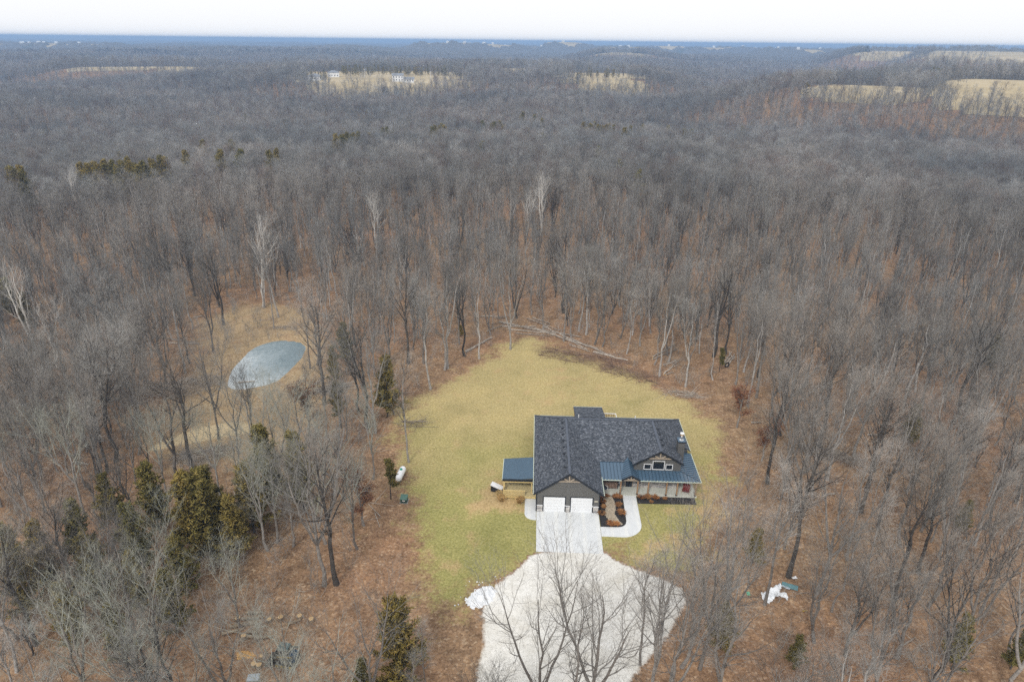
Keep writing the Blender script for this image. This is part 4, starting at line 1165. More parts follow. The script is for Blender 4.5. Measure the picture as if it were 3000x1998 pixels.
for i, (x0, y0, x1, y1, r) in enumerate(LOGS):
    y = (y0 + y1) / 2
    x = (x0 + x1) / 2
    if y > 108 and x > -12 and x < 40: where, g = 'in the brush line behind the lawn', 'logs along the back of the lawn'
    elif x < -15: where, g = 'on the forest floor around the pond', 'logs around the pond'
    else: where, g = 'in the woods on the chimney side of the house', 'logs in the woods beside the house'
    look = 'thick pale' if r > .2 else 'weathered'
    log_obj(x0, y0, x1, y1, r, .0, f'{look} fallen log {where}', 'log', g, seed=i)
for i, (x0, y0, x1, y1, r) in enumerate(PILELOGS):
    log_obj(x0, y0, x1, y1, r, .0, 'long bark-covered log laid out behind the loader', 'log', 'logs laid out by the loader', 'log_bark', i, 'saw_log', .75)
for i, (x, y) in enumerate(ROUNDS):
    t_ = thing('log_round', 'short sawn log section standing by the loader', 'log section', (x, y, 0), i, 'sawn sections around the loader')
    MB().tube([(0, 0, 0), (.02, 0, .38)], .3, 11).build('bark', 'log_bark', t_)
    MB().tube([(.02, 0, .38), (.02, 0, .39)], .27, 11).build('cut_face', 'cut_wood', t_)

# compact tracked loader
sk = thing('track_loader', 'black compact track loader with yellow stripes parked by cut logs', 'loader', (SKID[0], SKID[1], 0), R(172))
for s in (-1, 1):
    tr = MB()
    prof = [(-1.1, .35), (-.95, .1), (-.8, 0), (.75, 0), (.95, .12), (1.08, .38), (.9, .58), (-.85, .62)]
    n = len(prof)
    y0, y1 = (.42, .78) if s > 0 else (-.78, -.42)
    tr.poly([(x, y0, z) for x, z in prof] + [(x, y1, z) for x, z in prof], [tuple(range(n)), tuple(range(2 * n - 1, n - 1, -1))] + [(i, n + i, n + (i + 1) % n, (i + 1) % n) for i in range(n)])
    to = tr.build('track', 'rubber', sk)
    for x in (-.7, -.25, .2, .65):
        MB().tube([(x, s * .36, .24), (x, s * .80, .24)], .17, 10).build('roller', 'machine_yellow', to)
MB().box(-1.0, .55, -.4, .4, .25, 1.05).build('chassis', 'machine_black', sk)
MB().slab([(-1.15, -.5, 1.25), (-.45, -.5, 1.35), (-.45, .5, 1.35), (-1.15, .5, 1.25)], .7).build('engine_cover', 'machine_navy', sk)
cb = MB().box(-.42, .62, -.48, .48, 1.95, 2.05).build('cab_roof', 'machine_teal', sk)
for x in (-.38, .56):
    for y in (-.44, .44):
        MB().box(x - .04, x + .04, y - .04, y + .04, 1.05, 1.95).build('cab_post', 'machine_black', cb)
MB().box(-.3, .15, -.25, .25, 1.05, 1.2).box(-.36, -.26, -.25, .25, 1.2, 1.65).build('seat', 'machine_black', sk)
for s in (-1, 1):
    arm = MB().bar((-1.0, s * .62, 1.45), (.7, s * .62, 1.3), .12, .2).build('lift_arm', 'machine_black', sk)
    MB().bar((.7, s * .62, 1.32), (1.3, s * .62, .45), .12, .18).build('arm_end', 'machine_black', arm)
    MB().bar((-.9, s * .69, 1.5), (.55, s * .69, 1.37), .02, .1).build('stripe', 'machine_yellow', arm)
bu = MB().slab([(1.25, -.85, .75), (1.3, -.85, .1), (1.95, -.85, .05), (1.35, -.85, .12)][:3] + [(1.5, -.85, .2)], 1.7, (0, 1, 0)).build('bucket', 'machine_black', sk)
MB().slab([(1.22, -.87, .8), (1.28, -.87, .05), (1.36, -.87, .05), (1.3, -.87, .8)], 1.74, (0, 1, 0)).build('bucket_back', 'machine_black', bu)
MB().box(1.305, 1.4, -.35, .35, .5, .62).build('bucket_stripe', 'machine_yellow', bu)
tt_ = thing('storage_tote', 'grey lidded storage tote on the leaves near the loader', 'storage box', (TOTE[0], TOTE[1], 0), R(6))
MB().box(-.5, .5, -.35, .35, 0, .55).build('tub', 'machine_navy', tt_)
MB().box(-.54, .54, -.39, .39, .55, .66).build('lid', 'tote_grey', tt_)

# tractor tyre beside the stacked poles at the lawn corner
ty = thing('old_tyre', 'black tyre leaning by stacked poles at the lawn corner', 'tyre', (LOGS[21][0] + .3, LOGS[21][1] - .6, 0), .4)
ri = MB()
for k in range(16):
    pass
pts = [(.42 * math.cos(i * math.pi / 8), 0, .52 + .42 * math.sin(i * math.pi / 8)) for i in range(17)]
MB().tube(pts, .12, 8, False).build('tread', 'rubber', ty, True)

# brush piles: tangles of cut branches
def brush_pile(name, label, cx, cy, length, width, height, rot, n, seed, mat='brush', group=None):
    r_ = np.random.default_rng(seed)
    t_ = thing(name, label, 'brush pile', (cx, cy, 0), rot, group)
    a = r_.uniform(-1, 1, (n, 2)) * [length / 2, width / 2]
    hh = height * np.clip(1 - (np.abs(a[:, 1]) / (width / 2)) ** 2, .1, 1) * np.clip(1.15 - (np.abs(a[:, 0]) / (length / 2)) ** 3, .15, 1) * r_.random(n)
    d = r_.normal(size=(n, 3)) * [1, .55, .16]
    d /= np.linalg.norm(d, axis=1)[:, None]
    L_ = r_.uniform(.8, 3.6, n)[:, None]
    p0 = np.column_stack([a, hh + .03])
    p1 = p0 + d * L_
    p1[:, 2] = np.maximum(p1[:, 2], .02)
    rd = r_.uniform(.012, .05, n)
    V, F = frusta(p0, p1, rd, rd * .4, 3)
    tag(link('branches', mesh_from('branches', V, F, mat), t_), kind='stuff')
def frusta(P0, P1, R0, R1, n):
    """tapered n-sided sticks, vectorised"""
    D = P1 - P0
    D = D / (np.linalg.norm(D, axis=1)[:, None] + 1e-9)
    ref = np.where(np.abs(D[:, 2:3]) < .9, np.array([[0, 0, 1.0]]), np.array([[1.0, 0, 0]]))
    A_ = np.cross(D, ref)
    A_ /= np.linalg.norm(A_, axis=1)[:, None] + 1e-9
    B_ = np.cross(D, A_)
    k = np.arange(n) * 2 * math.pi / n
    off = np.cos(k)[None, :, None] * A_[:, None] + np.sin(k)[None, :, None] * B_[:, None]
    V = np.concatenate([P0[:, None] + off * np.asarray(R0)[:, None, None], P1[:, None] + off * np.asarray(R1)[:, None, None]], 1)
    m_ = len(P0)
    base = (np.arange(m_) * 2 * n)[:, None]
    j = np.arange(n)
    F = np.stack([base + j, base + (j + 1) % n, base + n + (j + 1) % n, base + n + j], -1).reshape(-1, 4)
    return V.reshape(-1, 3), F
brush_pile('brush_pile', 'long tangle of cut branches along the back edge of the lawn', 13.5, 118.0, 17, 4.5, 1.1, R(-22), 420, 1)
brush_pile('brush_pile', 'reddish brush heap at the back edge of the lawn below leaning logs', 21.5, 111.5, 11, 3.4, .9, R(-30), 240, 2)
brush_pile('brush_pile', 'loose branches under the pale trees at the far lawn corner', 29.5, 104.0, 6, 2.4, .4, R(-12), 110, 3, 'dead_wood')
brush_pile('brush_pile', 'grey fallen treetop lying between the pond and the dense woods', -58, 103.5, 15, 6, 1.6, R(25), 900, 4, 'dead_wood')
brush_pile('brush_pile', 'low twig heap on the slope behind the pond', -47.5, 131, 5, 2.4, .6, 0, 90, 5, 'dead_wood')
brush_pile('brush_pile', 'dead branch heap beside the trail below the pond', -45, 83.5, 7, 3.5, .9, R(20), 380, 6, 'dead_wood')
brush_pile('brush_pile', 'stack of bleached branches between the pond and the lawn', -31, 104.5, 6, 2.6, .9, R(28), 300, 7, 'dead_wood')
brush_pile('brush_pile', 'bleached branch heap in the woods on the chimney side of the house', 47, 85.5, 8, 3, .8, R(-25), 360, 8, 'dead_wood')
brush_pile('brush_pile', 'bramble tangle at the foot of the cedar beside the lawn', -15.6, 93.0, 4.0, 1.8, .8, R(5), 70, 9, 'dead_wood')

# ------------------------------------------------------------------ trees
def norm(v):
    return v / (np.linalg.norm(v, axis=-1, keepdims=True) + 1e-9)
def spawn(g, P, Rd, n, t0, t1, a0, a1, L, K, up, wig, rk, rtip, rmax):
    """n children on each parent polyline; returns child polylines and radii"""
    N, K0 = P.shape[:2]
    idx = np.repeat(np.arange(N), n)
    Mn = len(idx)
    t = t0 + (t1 - t0) * ((np.tile(np.arange(n), N) + g.random(Mn)) / n)
    f = t * (K0 - 1)
    k = np.minimum(f.astype(int), K0 - 2)
    fr = (f - k)[:, None]
    p = P[idx, k] * (1 - fr) + P[idx, k + 1] * fr
    tan = norm(P[idx, k + 1] - P[idx, k])
    rp = Rd[idx, k] * (1 - fr[:, 0]) + Rd[idx, k + 1] * fr[:, 0]
    q = g.normal(size=(Mn, 3))
    q = norm(q - (q * tan).sum(1, keepdims=True) * tan)
    a = np.radians(g.uniform(a0, a1, Mn))[:, None]
    d = norm(np.cos(a) * tan + np.sin(a) * q)
    ln = (L(t) * g.uniform(.65, 1.25, Mn))[:, None]
    out = [p]
    for _ in range(K - 1):
        d = norm(d + np.array([0, 0, up]) + g.normal(size=(Mn, 3)) * wig)
        p = p + d * ln / (K - 1)
        out.append(p)
    C_ = np.stack(out, 1)
    r0 = np.minimum(rp * rk, rmax)
    s = np.linspace(0, 1, K)[None]
    return C_, r0[:, None] * (1 - s) + np.minimum(rtip, r0)[:, None] * s
def tubes(C_, Rd, n):
    P0 = C_[:, :-1].reshape(-1, 3)
    P1 = C_[:, 1:].reshape(-1, 3)
    return frusta(P0, P1, Rd[:, :-1].ravel(), Rd[:, 1:].ravel(), n)
def cat(parts):
    V, F, k = [], [], 0
    for v, f in parts:
        V.append(v)
        F.append(f + k)
        k += len(v)
    return np.concatenate(V), np.concatenate(F)
def trunk_line(g, h, bend, K=10):
    z = np.linspace(0, 1, K)
    x = np.cumsum(g.normal(size=K) * bend) * h * .02
    y = np.cumsum(g.normal(size=K) * bend) * h * .02
    x[0] = y[0] = 0
    return np.stack([x, y, z * h], 1)
def bare_tree(seed, h=20.0, r=.21, low=.42, forks=0, spread=1.0, dens=1.0, lod=0, twigr=1.0, sparse=False, lean=0.0):
    """returns (trunk V,F), (crown V,F) for a leafless hardwood"""
    g = np.random.default_rng(seed)
    T = trunk_line(g, h * .86, .6)
    T[:, 0] += lean * (T[:, 2] / h) ** 1.4 * h
    z = np.linspace(0, 1, len(T))
    TR = r * (1 - z) ** .8 * .86 + .03
    TR[0] *= 1.3
    lines, rads = [T], [TR]
    for k in range(forks):
        t = g.uniform(.16, .45)
        i = int(t * 9)
        p0 = T[i]
        az_ = g.uniform(0, 6.28)
        K = 9
        hh = h * .88 - p0[2]
        s = np.linspace(0, 1, K)
        rad_ = spread * h * g.uniform(.10, .17) * (s ** .75)
        Q = np.stack([p0[0] + np.cos(az_) * rad_, p0[1] + np.sin(az_) * rad_, p0[2] + hh * s * g.uniform(.88, 1)], 1)
        Q[1:, :2] += np.cumsum(g.normal(size=(K - 1, 2)) * .12, 0)
        lines.append(np.concatenate([Q, Q[-1:] + (Q[-1:] - Q[-2:-1]) * .3]))
        rads.append(np.concatenate([TR[i] * .8 * (1 - s) ** .8 + .025, [.02]]))
    P = np.stack(lines)
    Rd = np.stack(rads)
    tv = tubes(P, Rd, 8 if lod == 0 else 5)
    stems = len(lines)
    parts = []
    n1 = int((17 if stems == 1 else 11) * (1 if lod == 0 else .8))
    C1, R1 = spawn(g, P, Rd, n1, low, .985, 22 if lod == 0 else 28, 50 if lod == 0 else 62, lambda t: spread * h * (.13 + .15 * np.sin(math.pi * np.clip((t - low) / (1 - low), 0, 1) ** .75)), 6, .14, .12, .55, .012, .17 if sparse else .12)
    parts.append(tubes(C1, R1, 5 if lod == 0 else 3))
    if lod == 0:
        C2, R2 = spawn(g, C1, R1, 8, .18, .98, 22, 52, lambda t: spread * h * (.115 - .045 * t), 4, .10, .14, .6, .007, .06 if sparse else .042)
        parts.append(tubes(C2, R2, 3))
        if not sparse:
            n3 = max(3, int(5 * dens))
            C3, R3 = spawn(g, C2, R2, n3, .15, 1.0, 22, 60, lambda t: h * (.058 - .02 * t), 3, .09, .16, .6, .004 * twigr, .0125 * twigr)
            parts.append(tubes(C3, R3, 3))
            C4, R4 = spawn(g, C3, R3, max(2, int(3.4 * dens)), .2, 1.0, 20, 60, lambda t: h * .028 + 0 * t, 2, .05, .1, .6, .0024 * twigr, .0062 * twigr)
            parts.append(tubes(C4, R4, 3))
        else:
            C3, R3 = spawn(g, C2, R2, 3, .3, 1.0, 22, 60, lambda t: h * .05 + 0 * t, 3, .06, .16, .6, .004, .012)
            parts.append(tubes(C3, R3, 3))
    else:
        C2, R2 = spawn(g, C1, R1, 7, .15, 1.0, 25, 60, lambda t: spread * h * (.13 - .04 * t), 3, .10, .14, .7, .012, .03)
        parts.append(tubes(C2, R2, 3))
        C3, R3 = spawn(g, C2, R2, 8, .1, 1.0, 22, 62, lambda t: h * .066 + 0 * t, 2, .07, .1, .8, .007 * twigr, .0165 * twigr)
        parts.append(tubes(C3, R3, 3))
    nb = sum(len(f) for _, f in parts[:2])
    V, F = cat(parts)
    return tv, (V, F, nb)
def cedar(seed, h=10.0, n=2400, lod=0, fat=.25, low=.07, nb=None):
    """eastern red cedar: ragged cone of short upswept sprays on a thin trunk"""
    g = np.random.default_rng(seed)
    T = trunk_line(g, h * .97, .35)
    z = np.linspace(0, 1, len(T))
    TR = .014 * h * (1 - z) + .012
    tv = tubes(T[None], TR[None], 6 if lod == 0 else 4)
    nb = nb or (90 if lod == 0 else 30)
    C1, R1 = spawn(g, T[None], TR[None], nb, low, .985, 46, 82, lambda t: h * fat * (1.06 - t) ** .75 * (.6 + .55 * g.random(len(t))), 4, .10, .08, .5, .006, .03)
    bt = tubes(C1, R1, 3)
    C2, _ = spawn(g, C1, R1, max(2, n // nb), .15, 1.05, 15, 75, lambda t: h * .055 + 0 * t, 2, .18, .1, .5, .003, .01)
    a, b = C2[:, 0], C2[:, 1]
    V, F = frusta(a, b, np.full(len(a), h * .0075), np.full(len(a), .004), 3)
    V = V + g.normal(size=V.shape) * h * .004
    # second, stubbier layer of sprays
    c = a * .5 + b * .5 + g.normal(size=a.shape) * h * .012
    e = c + norm(g.normal(size=c.shape) + np.array([0, 0, .5])) * h * .035
    V2, F2 = frusta(c, e, np.full(len(a), h * .0085), np.full(len(a), .003), 3)
    return cat([tv, bt]), cat([(V, F), (V2, F2)])
def leafy(seed, **k):
    """young oak still holding its rust-brown leaves"""
    tv, cv = bare_tree(seed, **k)
    g = np.random.default_rng(seed + 99)
    V = cv[0]
    sel = V[(V[:, 2] < V[:, 2].max() * .72)]
    p = sel[g.integers(0, len(sel), 3000)] + g.normal(size=(3000, 3)) * .22
    d = norm(g.normal(size=p.shape))
    e = norm(np.cross(d, g.normal(size=p.shape)))
    s = g.uniform(.1, .24, (3000, 1))
    Q = np.stack([p - d * s, p + e * s * .55, p + d * s, p - e * s * .55], 1).reshape(-1, 3)
    return tv, cv, (Q, np.arange(len(Q)).reshape(-1, 4))

PROTO = {}
def proto(kind, tv, cv, tm, cm, extra=None):
    c_me = mesh_from('crown', cv[0], cv[1], cm)
    if len(cv) > 2:
        set_branch(c_me, cv[2], {'trunk_dark': 'trunk_dark', 'white_bark': 'white_bark', 'trunk_pale': 'branch'}.get(tm, 'branch' if cm == 'twig' else cm))
    PROTO.setdefault(kind, []).append((mesh_from('trunk', tv[0], tv[1], tm, True), c_me, extra))
def set_branch(me, nb, mat):
    me.materials.append(MAT[mat])
    mi = np.zeros(len(me.polygons), np.int32)
    mi[:nb] = 1
    me.polygons.foreach_set('material_index', mi)
for i, (lw, sp, fk, dn) in enumerate(((.30, 1.0, 0, 1.1), (.26, 1.15, 1, 1.0), (.34, .95, 0, 1.2), (.28, 1.1, 1, 1.1), (.30, 1.05, 2, .9))):
    proto('bare', *bare_tree(100 + i, low=lw, spread=sp, forks=fk, dens=dn), 'trunk_grey', 'twig')
for i in range(2):
    proto('dark', *bare_tree(200 + i, r=.27, low=.38, spread=1.1, forks=i), 'trunk_dark', 'twig')
    proto('pale', *bare_tree(220 + i, r=.2, low=.42, spread=.85, forks=i), 'trunk_pale', 'twig')
    proto('fork', *bare_tree(240 + i, r=.2, low=.34, spread=1.25, forks=2, dens=.6, twigr=.9), 'trunk_grey', 'twig')
    proto('slim', *bare_tree(260 + i, r=.15, low=.38, spread=.7, dens=.9), 'trunk_grey', 'twig')
    proto('white', *bare_tree(280 + i, r=.3, low=.36, spread=1.15, forks=1, sparse=True), 'white_bark', 'white_bark')
    proto('lichen', *bare_tree(300 + i, r=.2, low=.3, spread=1.25, forks=1, dens=.9, twigr=1.15), 'trunk_grey', 'lichen_twig')
proto('lean', *bare_tree(290, r=.2, low=.5, spread=.9, sparse=True, lean=.18), 'trunk_pale', 'trunk_pale')
a_, b_, c_ = leafy(310, h=20.0, r=.24, low=.2, spread=.95, dens=.6)
proto('red', a_, b_, 'trunk_grey', 'twig', mesh_from('leaves', c_[0], c_[1], 'oak_leaf'))
for i in range(3):
    tv, cv = cedar(400 + i, fat=(.25, .21, .29)[i])
    proto('cedar', tv, cv, 'trunk_dark', 'cedar_green')
tv, cv = cedar(410, n=1500, fat=.32, low=.30, nb=34)
proto('open_cedar', tv, cv, 'trunk_dark', 'cedar_green')
# lighter versions for the deep woods
FAR = {}
for i in range(9):
    tv, cv = bare_tree(500 + i, r=.19, low=.28, spread=(.9, 1.05, .8, 1.1, .95, .85, 1.15, 1.0, 1.1)[i], forks=i % 2, lod=1, twigr=1.0)
    V, F = cat([tv, cv[:2]])
    fm = mesh_from('woods_tree', V, F, 'far_pale' if i == 6 else 'far_rust' if i == 7 else 'far_twig')
    set_branch(fm, len(tv[1]) + cv[2], 'branch')
    FAR.setdefault('bare', []).append(fm)
tv, cv = cedar(450, n=500, lod=1)
V, F = cat([tv, cv])
FAR['cedar'] = [mesh_from('woods_cedar', V, F, 'cedar_green')]
# undergrowth: many-stemmed saplings and briar
for i in range(3):
    g = np.random.default_rng(600 + i)
    st_ = np.stack([trunk_line(g, g.uniform(1.6, 4.0), 3.0, 7) + np.array([g.normal() * .35, g.normal() * .35, 0]) for _ in range(5)])
    rd_ = np.tile(np.linspace(.022, .006, 7), (5, 1))
    C1, R1 = spawn(g, st_, rd_, 9, .25, 1, 25, 65, lambda t: 1.0 - .4 * t, 3, .05, .2, .6, .003, .012)
    C2, R2 = spawn(g, C1, R1, 5, .2, 1, 25, 65, lambda t: .45 + 0 * t, 2, .03, .2, .6, .002, .006)
    V, F = cat([tubes(st_, rd_, 3), tubes(C1, R1, 3), tubes(C2, R2, 3)])
    FAR.setdefault('sapling', []).append(mesh_from('undergrowth_stem', V, F, 'twig'))

def lattice(r0, r1, s, azm, g):
    """jittered lattice over a wedge ahead of the camera"""
    n = int(2 * r1 / s) + 2
    xs, ys = np.meshgrid(np.arange(-n // 2, n // 2 + 1) * s, np.arange(0, n // 2 + 1) * s)
    x = xs.ravel() + g.uniform(-.46, .46, xs.size) * s
    y = ys.ravel() + g.uniform(-.46, .46, xs.size) * s
    r = np.hypot(x, y)
    a = np.degrees(np.abs(np.arctan2(x, y)))
    k = (r >= r0) & (r < r1) & (a < azm)
    return x[k], y[k]
g = np.random.default_rng(21)
# near woods, tree by tree
x, y = lattice(26, 235, 5.0, 46, g)
qx, qy = lattice(28, 74, 3.5, 46, g)
k = (qx < -22)
x, y = np.concatenate([x[~((x < -22) & (y < 72))], qx[k]]), np.concatenate([y[~((x < -22) & (y < 72))], qy[k]])
qx, qy = lattice(70, 135, 4.2, 46, g)
k = (qx < -50) & (qy < 112) & (qy > 66)
x, y = np.concatenate([x, qx[k]]), np.concatenate([y, qy[k]])
qx, qy = lattice(30, 78, 5.0, 46, g)
k = (qx > 17) & (qy < 72)
j_ = ~((x > 17) & (y < 72) & (np.hypot(x, y) < 78))
x, y = np.concatenate([x[j_], qx[k]]), np.concatenate([y[j_], qy[k]])
P2 = np.stack([x, y], 1)
ok = (sd_poly(P2, CLEAR) < -0.5) & (sd_poly(P2, PONDCLEAR) < .5) & (sd_poly(P2, GRAVEL_S) < -2.0) & (sd_poly(P2, TRAIL_S) < -1)
hx = np.array([(t_[0], t_[1]) for t_ in HEROES] + [(t_[0], t_[1]) for t_ in CEDARS] + [SKID, TOTE, (cx_, cy_)] + [W3(10, 10)[:2]])
for q in hx:
    ok &= np.hypot(x - q[0], y - q[1]) > 2.2
for q in HEROES:
    if q[3] == 'white':
        n_ = math.hypot(q[0], q[1])
        al, ac = (x * q[0] + y * q[1]) / n_, np.abs(x * q[1] - y * q[0]) / n_
        ok &= ~((ac < 3.6) & (al > n_ - 18) & (al < n_ + 5))
ok &= np.hypot(x - SKID[0], y - SKID[1]) > 4.0
ok &= np.hypot(x - cx_, y - cy_) > 3.0
ok &= ~((x > -34) & (x < -16) & (y < 60) & (y > 44) & (g.random(len(x)) < .75))     # thinned round the loader
ok &= ~((x < -12) & (x > -52) & (y < 125) & (y > 84) & (g.random(len(x)) < .3))    # open ground near the pond
ok &= ~((g.random(len(x)) < .12))
x, y = x[ok], y[ok]
rr_ = np.hypot(x, y)
order = np.argsort(rr_)
NEAR_MAX = 285
near_i, far_i = order[:NEAR_MAX], order[NEAR_MAX:]
specs = [(float(t_[0]), float(t_[1]), float(t_[2]), t_[3]) for t_ in HEROES]
for i in near_i:
    u = g.random()
    left = x[i] < -10 and y[i] < 80
    if left:
        kd = 'lichen' if u < .55 else 'fork' if u < .75 else 'bare' if u < .9 else 'dark'
    else:
        kd = 'bare' if u < .46 else 'slim' if u < .62 else 'dark' if u < .76 else 'pale' if u < .86 else 'fork'
    specs.append((float(x[i]), float(y[i]), float(g.uniform(12.0, 18.5) * (.85 if left else 1)), kd))
LOOK = {'bare': 'grey-brown bare tree with fine twigs', 'dark': 'bare tree with stout dark trunk', 'pale': 'bare tree with pale grey trunk', 'fork': 'bare tree forking low into several stems',
        'slim': 'slender bare tree with narrow crown', 'white': 'bleached white bare tree', 'lichen': 'spreading bare tree with lichen-pale branches', 'lean': 'leaning pale tree with broken crown', 'red': 'young oak holding rust-brown leaves'}
def zone(x, y):
    if 0.5 < x < 20 and y < 48: return 'at the near edge of the gravel turnaround'
    if y > 175: return 'deep in the woods behind the lawn'
    if y > 98 and -14 <= x: return 'in the woods behind the lawn' if x < 38 else 'in the woods beyond the far lawn corner'
    if x < -12:
        if y > 125: return 'in the woods behind the pond'
        if y > 84: return 'around the pond' if x > -78 else 'in the dense woods beyond the pond'
        if y > 62: return 'between propane tank and pond trail'
        return 'in the thicket around the log yard'
    if x < 6: return 'at the edge of the lawn'
    if y > 72: return 'in the woods on the house chimney side'
    if x < 30: return 'between the gravel and the white sheeting'
    return 'in the woods beyond the white sheeting'
def place_tree(x, y, h, kind, base, name, label, catg, group, j):
    tm, cm, ex = PROTO[kind][j % len(PROTO[kind])]
    z = float(land(np.array([x]), np.array([y]))[0])
    r_ = random.Random(int(x * 91 + y * 37))
    e = link(name, None, None, (x, y, z - .05), r_.uniform(0, 6.28))
    s = h / base
    e.scale = (s * r_.uniform(.92, 1.1), s * r_.uniform(.92, 1.1), s)
    tag(e, label, catg, group)
    link('trunk', tm, e)
    c = link('crown', cm, e)
    if ex:
        link('leaves', ex, c)
    return e
for j, (x_, y_, h_, kd) in enumerate(specs):
    wz_ = zone(x_, y_)
    lab = ('tall ' if h_ > 18.2 else 'short ' if h_ < 14.5 else '') + f'{LOOK[kd]} {wz_}'
    place_tree(x_, y_, h_, kd, 20.0, {'white': 'dead_tree', 'red': 'oak_tree'}.get(kd, 'bare_tree'), lab, 'tree', lab, j)
for j, (x_, y_, h_) in enumerate(CEDARS):
    if y_ > 190: wz_, sz = 'standing in the far woods', 'dark evergreen cedar'
    else: wz_, sz = zone(x_, y_), ('small olive-green cedar' if h_ < 7 else 'tall olive-green cedar')
    lab = f'{sz} {wz_}'
    place_tree(x_, y_, h_, 'open_cedar' if j in (1, 6, 20) else 'cedar', 10.0, 'cedar_tree', lab, 'cedar', lab, j)

# the rest of the woods: one mass of instanced trees
def scatter(name, label, catg, meshes, x, y, s, seed):
    g = np.random.default_rng(seed)
    z = land(x, y)
    n = len(x)
    me = bpy.data.meshes.new(name)
    me.vertices.add(n)
    me.vertices.foreach_set('co', np.column_stack([x, y, z - .05]).astype(np.float32).ravel())
    a = me.attributes.new('pick', 'INT', 'POINT')
    a.data.foreach_set('value', g.integers(0, len(meshes), n).astype(np.int32))
    a = me.attributes.new('turn', 'FLOAT_VECTOR', 'POINT')
    a.data.foreach_set('vector', np.column_stack([g.normal(size=n) * .03, g.normal(size=n) * .03, g.uniform(0, 6.28, n)]).astype(np.float32).ravel())
    a = me.attributes.new('size', 'FLOAT_VECTOR', 'POINT')
    sx_ = s * g.uniform(.9, 1.4, n)
    a.data.foreach_set('vector', np.column_stack([sx_, sx_, s]).astype(np.float32).ravel())
    o = link(name, me)
    tag(o, label, catg, kind='stuff')
    ng = bpy.data.node_groups.new(name, 'GeometryNodeTree')
    ng.interface.new_socket('Geometry', in_out='INPUT', socket_type='NodeSocketGeometry')
    ng.interface.new_socket('Geometry', in_out='OUTPUT', socket_type='NodeSocketGeometry')
    N_ = ng.nodes
    gi, go = N_.new('NodeGroupInput'), N_.new('NodeGroupOutput')
    m2p = N_.new('GeometryNodeMeshToPoints')
    ng.links.new(gi.outputs[0], m2p.inputs['Mesh'])
    gi_ = N_.new('GeometryNodeGeometryToInstance')
    for m_ in reversed(meshes):
        po = bpy.data.objects.new(m_.name, m_)
        oi = N_.new('GeometryNodeObjectInfo')
        oi.inputs['Object'].default_value = po
        oi.inputs['As Instance'].default_value = False
        ng.links.new(oi.outputs['Geometry'], gi_.inputs[0])
    iop = N_.new('GeometryNodeInstanceOnPoints')
    iop.inputs['Pick Instance'].default_value = True
    ng.links.new(m2p.outputs[0], iop.inputs['Points'])
    ng.links.new(gi_.outputs[0], iop.inputs['Instance'])
    def at_(nm, dt):
        q = N_.new('GeometryNodeInputNamedAttribute')
        q.data_type = dt
        q.inputs['Name'].default_value = nm
        return q.outputs['Attribute']
    ng.links.new(at_('pick', 'INT'), iop.inputs['Instance Index'])
    ng.links.new(at_('turn', 'FLOAT_VECTOR'), iop.inputs['Rotation'])
    ng.links.new(at_('size', 'FLOAT_VECTOR'), iop.inputs['Scale'])
    ng.links.new(iop.outputs[0], go.inputs[0])
    md = o.modifiers.new('woods', 'NODES')
    md.node_group = ng
    return o
fx, fy = [x[far_i]], [y[far_i]]
fs = [g.uniform(.46, .80, len(far_i))]
for r0, r1, s_, k_ in ((235, 560, 4.2, .72), (560, 1150, 5.6, .78), (1150, 2600, 9.0, .92)):
    qx, qy = lattice(r0, r1, s_, 45, g)
    ww = in_field(qx, qy)
    k = (g.random(len(qx)) > .06) & ((ww < .12 + .7 * (g.random(len(qx)) < np.where(np.hypot(qx, qy) < 800, .45, .3))) | (g.random(len(qx)) < np.where(np.hypot(qx, qy) < 780, .12, .07) * (np.sin(qx * .021 + qy * .017) + np.sin(qx * .013 - qy * .03) > .3)))
    for c_x, c_y, _h in CEDARS:
        if c_y > 190:
            v_ = np.array([c_x, c_y]); n_ = np.hypot(*v_)
            al = (qx * c_x + qy * c_y) / n_
            ac = np.abs(qx * c_y - qy * c_x) / n_
            k &= ~((ac < 3.5) & (al < n_ + 4) & (al > n_ - 9))
    qx, qy = qx[k], qy[k]
    fx.append(qx); fy.append(qy)
    fs.append((.62 + .46 * g.random(len(qx)) ** .8) * k_)
fx, fy, fs = np.concatenate(fx), np.concatenate(fy), np.concatenate(fs)
# smaller trees filling in under the tall ones
qx, qy = lattice(60, 300, 5.2, 45, g)
P2 = np.stack([qx, qy], 1)
k = (sd_poly(P2, CLEAR) < -20) & (sd_poly(P2, PONDCLEAR) < -6) & (sd_poly(P2, TRAIL_S) < -2) & (sd_poly(P2, GRAVEL_S) < -3) & (g.random(len(qx)) < .6)
fx, fy = np.concatenate([fx, qx[k]]), np.concatenate([fy, qy[k]])
fs = np.concatenate([fs, g.uniform(.34, .58, k.sum())])
nb_ = np.hypot(fx, fy) < 260
mid_m = []
for i, (lw, sp, fk) in enumerate(((.30, 1.0, 0), (.26, 1.15, 1), (.34, .9, 0), (.28, 1.1, 2), (.36, .7, 0), (.30, 1.05, 1))):
    proto('mid', *bare_tree(800 + i, low=lw, spread=sp, forks=fk, dens=.75, twigr=1.6), ('trunk_grey', 'trunk_grey', 'trunk_pale', 'trunk_dark', 'trunk_grey', 'trunk_pale')[i], 'twig')
for tm, cm, ex in PROTO['mid']:
    bm_ = bmesh.new()
    bm_.from_mesh(tm)
    for f_ in bm_.faces: f_.material_index = 0
    k0 = len(bm_.faces)
    bm_.from_mesh(cm)
    bm_.faces.ensure_lookup_table()
    for f_ in bm_.faces[k0:]: f_.material_index += 1
    mm = bpy.data.meshes.new('woods_tree')
    bm_.to_mesh(mm)
    bm_.free()
    mm.materials.append(tm.materials[0])
    for q_ in cm.materials: mm.materials.append(q_)
    mid_m.append(mm)
